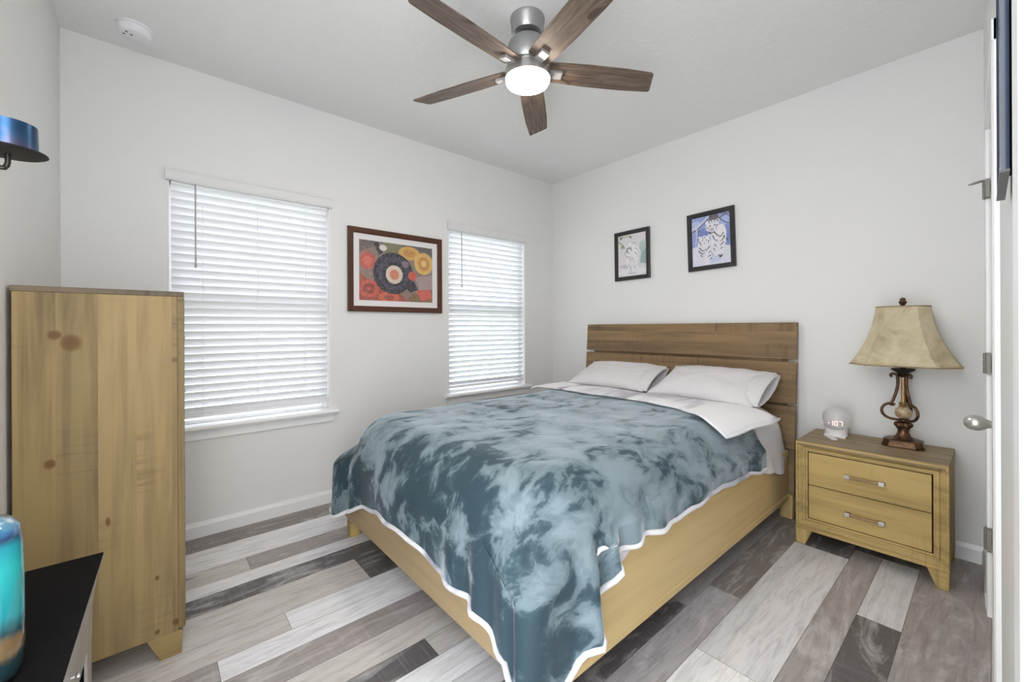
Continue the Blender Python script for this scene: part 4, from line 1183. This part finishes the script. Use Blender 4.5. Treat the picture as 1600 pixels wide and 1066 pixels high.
# pillows
def pillow(name, yc, xc, zc, hl, hd, ht, tilt, yaw, label, sd):
    nu, nv = 44, 30
    rot = Matrix.Rotation(math.radians(yaw), 3, 'Z') @ Matrix.Rotation(math.radians(-tilt), 3, 'Y')
    cen = Vector((xc, yc, zc)); bm = bmesh.new()
    def surf(u, v, s):
        ear = 1 + .05 * (abs(u) ** 3) * (abs(v) ** 3)
        pin = 1 - .06 * (1 - abs(u) ** 2) * abs(v) ** 6; pin2 = 1 - .06 * (1 - abs(v) ** 2) * abs(u) ** 6
        th = (1 - abs(u) ** 2.6) ** .62 * (1 - abs(v) ** 2.6) ** .62
        wr = .010 * noise.noise(Vector((u * 3 + sd, v * 3, s))) + .009 * noise.noise(Vector((u * 9, v * 6 + sd, s * 2))) * abs(u) ** 1.5
        z = s * (ht * th + wr * th ** .4)
        return cen + rot @ Vector((v * hd * ear * pin, u * hl * ear * pin2, z))
    for s in (1, -1):
        g_ = [[bm.verts.new(surf(-1 + 2 * i / nu, -1 + 2 * j / nv, s)) for j in range(nv + 1)] for i in range(nu + 1)]
        for i in range(nu):
            for j in range(nv): bm.faces.new((g_[i][j], g_[i + 1][j], g_[i + 1][j + 1], g_[i][j + 1]))
    bmesh.ops.remove_doubles(bm, verts=bm.verts[:], dist=.0006)
    root = thing(name, label, 'pillow', (xc, yc, zc - ht), 'pillows against the headboard')
    obj('cushion', bm, M['pillow'], root, smooth=True)
    # open sleeve end of the pillowcase on the right-hand short side
    bm = bmesh.new(); rings = []
    for k, (ue, f_) in enumerate(((.74, .80), (.88, .97), (.97, .95), (1.04, .90), (1.09, .92))):
        ring = []
        for q in range(28):
            a = 2 * PI * q / 28
            vv = math.cos(a) * .97
            hz = math.sin(a)
            th = (1 - min(ue, .84) ** 2.6) ** .62 * (1 - abs(vv) ** 2.6) ** .62 * f_ + .004
            w = .004 * noise.noise(Vector((q * .9, k * 1.3, sd)))
            ring.append(bm.verts.new(cen + rot @ Vector((vv * hd * (1.0 - .05 * max(0, ue - .9) * 4), -ue * hl, hz * (ht * th * 1.04 + .004) + w - .05 * max(0, ue - .95)))))
        rings.append(ring)
    for a, b in zip(rings, rings[1:]):
        for q in range(28): bm.faces.new((a[q], a[(q + 1) % 28], b[(q + 1) % 28], b[q]))
    sl = obj('pillowcase_opening', bm, M['pillow'], root, smooth=True)
    md = sl.modifiers.new('thickness', 'SOLIDIFY'); md.thickness = .003
    return root
pillow('pillow', -1.020, -.330, .832, .345, .205, .072, 22, 2, 'pale grey pillow nearer the window, partly behind the other pillow', 1.7)
pillow('pillow', -1.782, -.338, .836, .345, .215, .076, 23, -2, 'pale grey pillow nearer the nightstand, with its open case end to the right', 5.2)

# ------------------------------------------------------------------ console table and vase (near left)
cx0, cx1, cy0, cy1, cz = -3.556, -3.3215, -2.26, -1.428, .600
con = thing('console_table', 'narrow black-topped console table with silver apron by left wall', 'table', (cx0, cy0, 0))
def xf_(y): return cx1 + .031 * (y - cy1)      # the front edge runs slightly askew to the wall
obj('tabletop', prism([(cx0, cy0, cz - .006), (xf_(cy0), cy0, cz - .006), (xf_(cy1), cy1, cz - .006), (cx0, cy1, cz - .006)], (0, 0, .006)), M['console_black'], con)
apr = [(.002, .000), (-.0105, -.055), (-.0175, -.096), (-.0225, -.140), (-.0235, -.218)]
bm = bmesh.new()
sec = [(o, z) for o, z in apr] + [(o - .012, z - .004) for o, z in apr[::-1]]
r0 = [bm.verts.new((xf_(cy0) + o, cy0, cz - .001 + z)) for o, z in sec]; r1 = [bm.verts.new((xf_(cy1) + o, cy1, cz - .001 + z)) for o, z in sec]
bm.faces.new(r0); bm.faces.new(r1[::-1])
for i in range(len(sec)): bm.faces.new((r0[i], r1[i], r1[(i + 1) % len(sec)], r0[(i + 1) % len(sec)]))
obj('apron', bm, M['console_silver'], con)
apz = .222
obj('apron', box((cx0 + .01, cy1 - .016, cz - apz), (xf_(cy1) - .040, cy1 - .004, cz - .0065)), M['console_silver'], con)
for ya, yb in ((cy1 - .076, cy1), (cy0, cy0 + .076)):
    obj('leg', prism([(xf_(ya) - .031, ya, 0), (xf_(ya) - .0245, ya, 0), (xf_(yb) - .0245, yb, 0), (xf_(yb) - .031, yb, 0)], (0, 0, cz - apz - .003), .001), M['console_silver'], con)
for ya in (cy1 - .030, cy0 + .012):
    obj('side_panel', box((cx0 + .0095, ya, .02), (xf_(ya) - .0335, ya + .012, cz - apz - .003)), M['console_black'], con)
obj('back_panel', box((cx0 + .002, cy0 + .03, .04), (cx0 + .009, cy1 - .03, cz - .007)), M['console_black'], con)
obj('shelf', box((cx0 + .0095, cy0 + .026, .10), (cx1 - .082, cy1 - .032, .115)), M['console_black'], con)
obj('shelf', box((cx0 + .0095, cy0 + .026, .30), (cx1 - .082, cy1 - .032, .315)), M['console_black'], con)
ax2 = Matrix.Rotation(PI / 2, 3, 'Y')
obj('knob', lathe([(.004, 0), (.004, .006), (.008, .010), (.008, .014), (0, .017)], (xf_(-1.738) - .0225, -1.738, cz - .139), 16, axis=ax2), M['nickel_light'], con)

VX, VY = -3.4535, -1.900
vs_ = lathe([(.040, 0), (.052, .004), (.058, .020), (.0595, .08), (.0585, .18), (.057, .245), (.053, .272), (.043, .284), (.030, .289), (.024, .300), (.026, .308), (.019, .308), (.018, .288), (0, .285)], (VX, VY, cz), 48)
vz = obj('vase', vs_, M['glaze'], smooth=True); rebase(vz, (VX, VY, cz))
tag(vz, 'turquoise glazed ceramic vase standing on the black console table', 'vase')

# ------------------------------------------------------------------ wall sconce (near left)
SX, SY = -3.423, -1.838
sc = thing('candle_sconce', 'blue metal candle cup sconce with drip plate on the left wall', 'sconce', (XL, SY, 1.54))
smooth_angle(obj('cup', lathe([(.040, 1.562), (.0395, 1.585), (.0385, 1.614), (.0365, 1.6145), (.037, 1.566), (0, 1.566)], (SX, SY, 0), 44), M['blue_metal'], sc), 40)
smooth_angle(obj('drip_plate', lathe([(.012, 1.556), (.038, 1.5565), (.047, 1.5585), (.053, 1.5615), (.0525, 1.563), (.045, 1.5610), (0, 1.5605)], (SX, SY, 0), 44), M['black_iron'], sc), 60)
bm = tube(spline([(XL + .004, SY - .01, 1.530), (-3.50, SY - .006, 1.528), (-3.435, SY - .002, 1.528), (SX - .003, SY, 1.531), (SX, SY, 1.540), (SX, SY, 1.557)], 7), .0042, 10)
obj('arm', bm, M['dark_metal'], sc, smooth=True)
obj('wall_plate', box((XL, SY - .03, 1.49), (XL + .006, SY + .01, 1.60), .002), M['dark_metal'], sc)
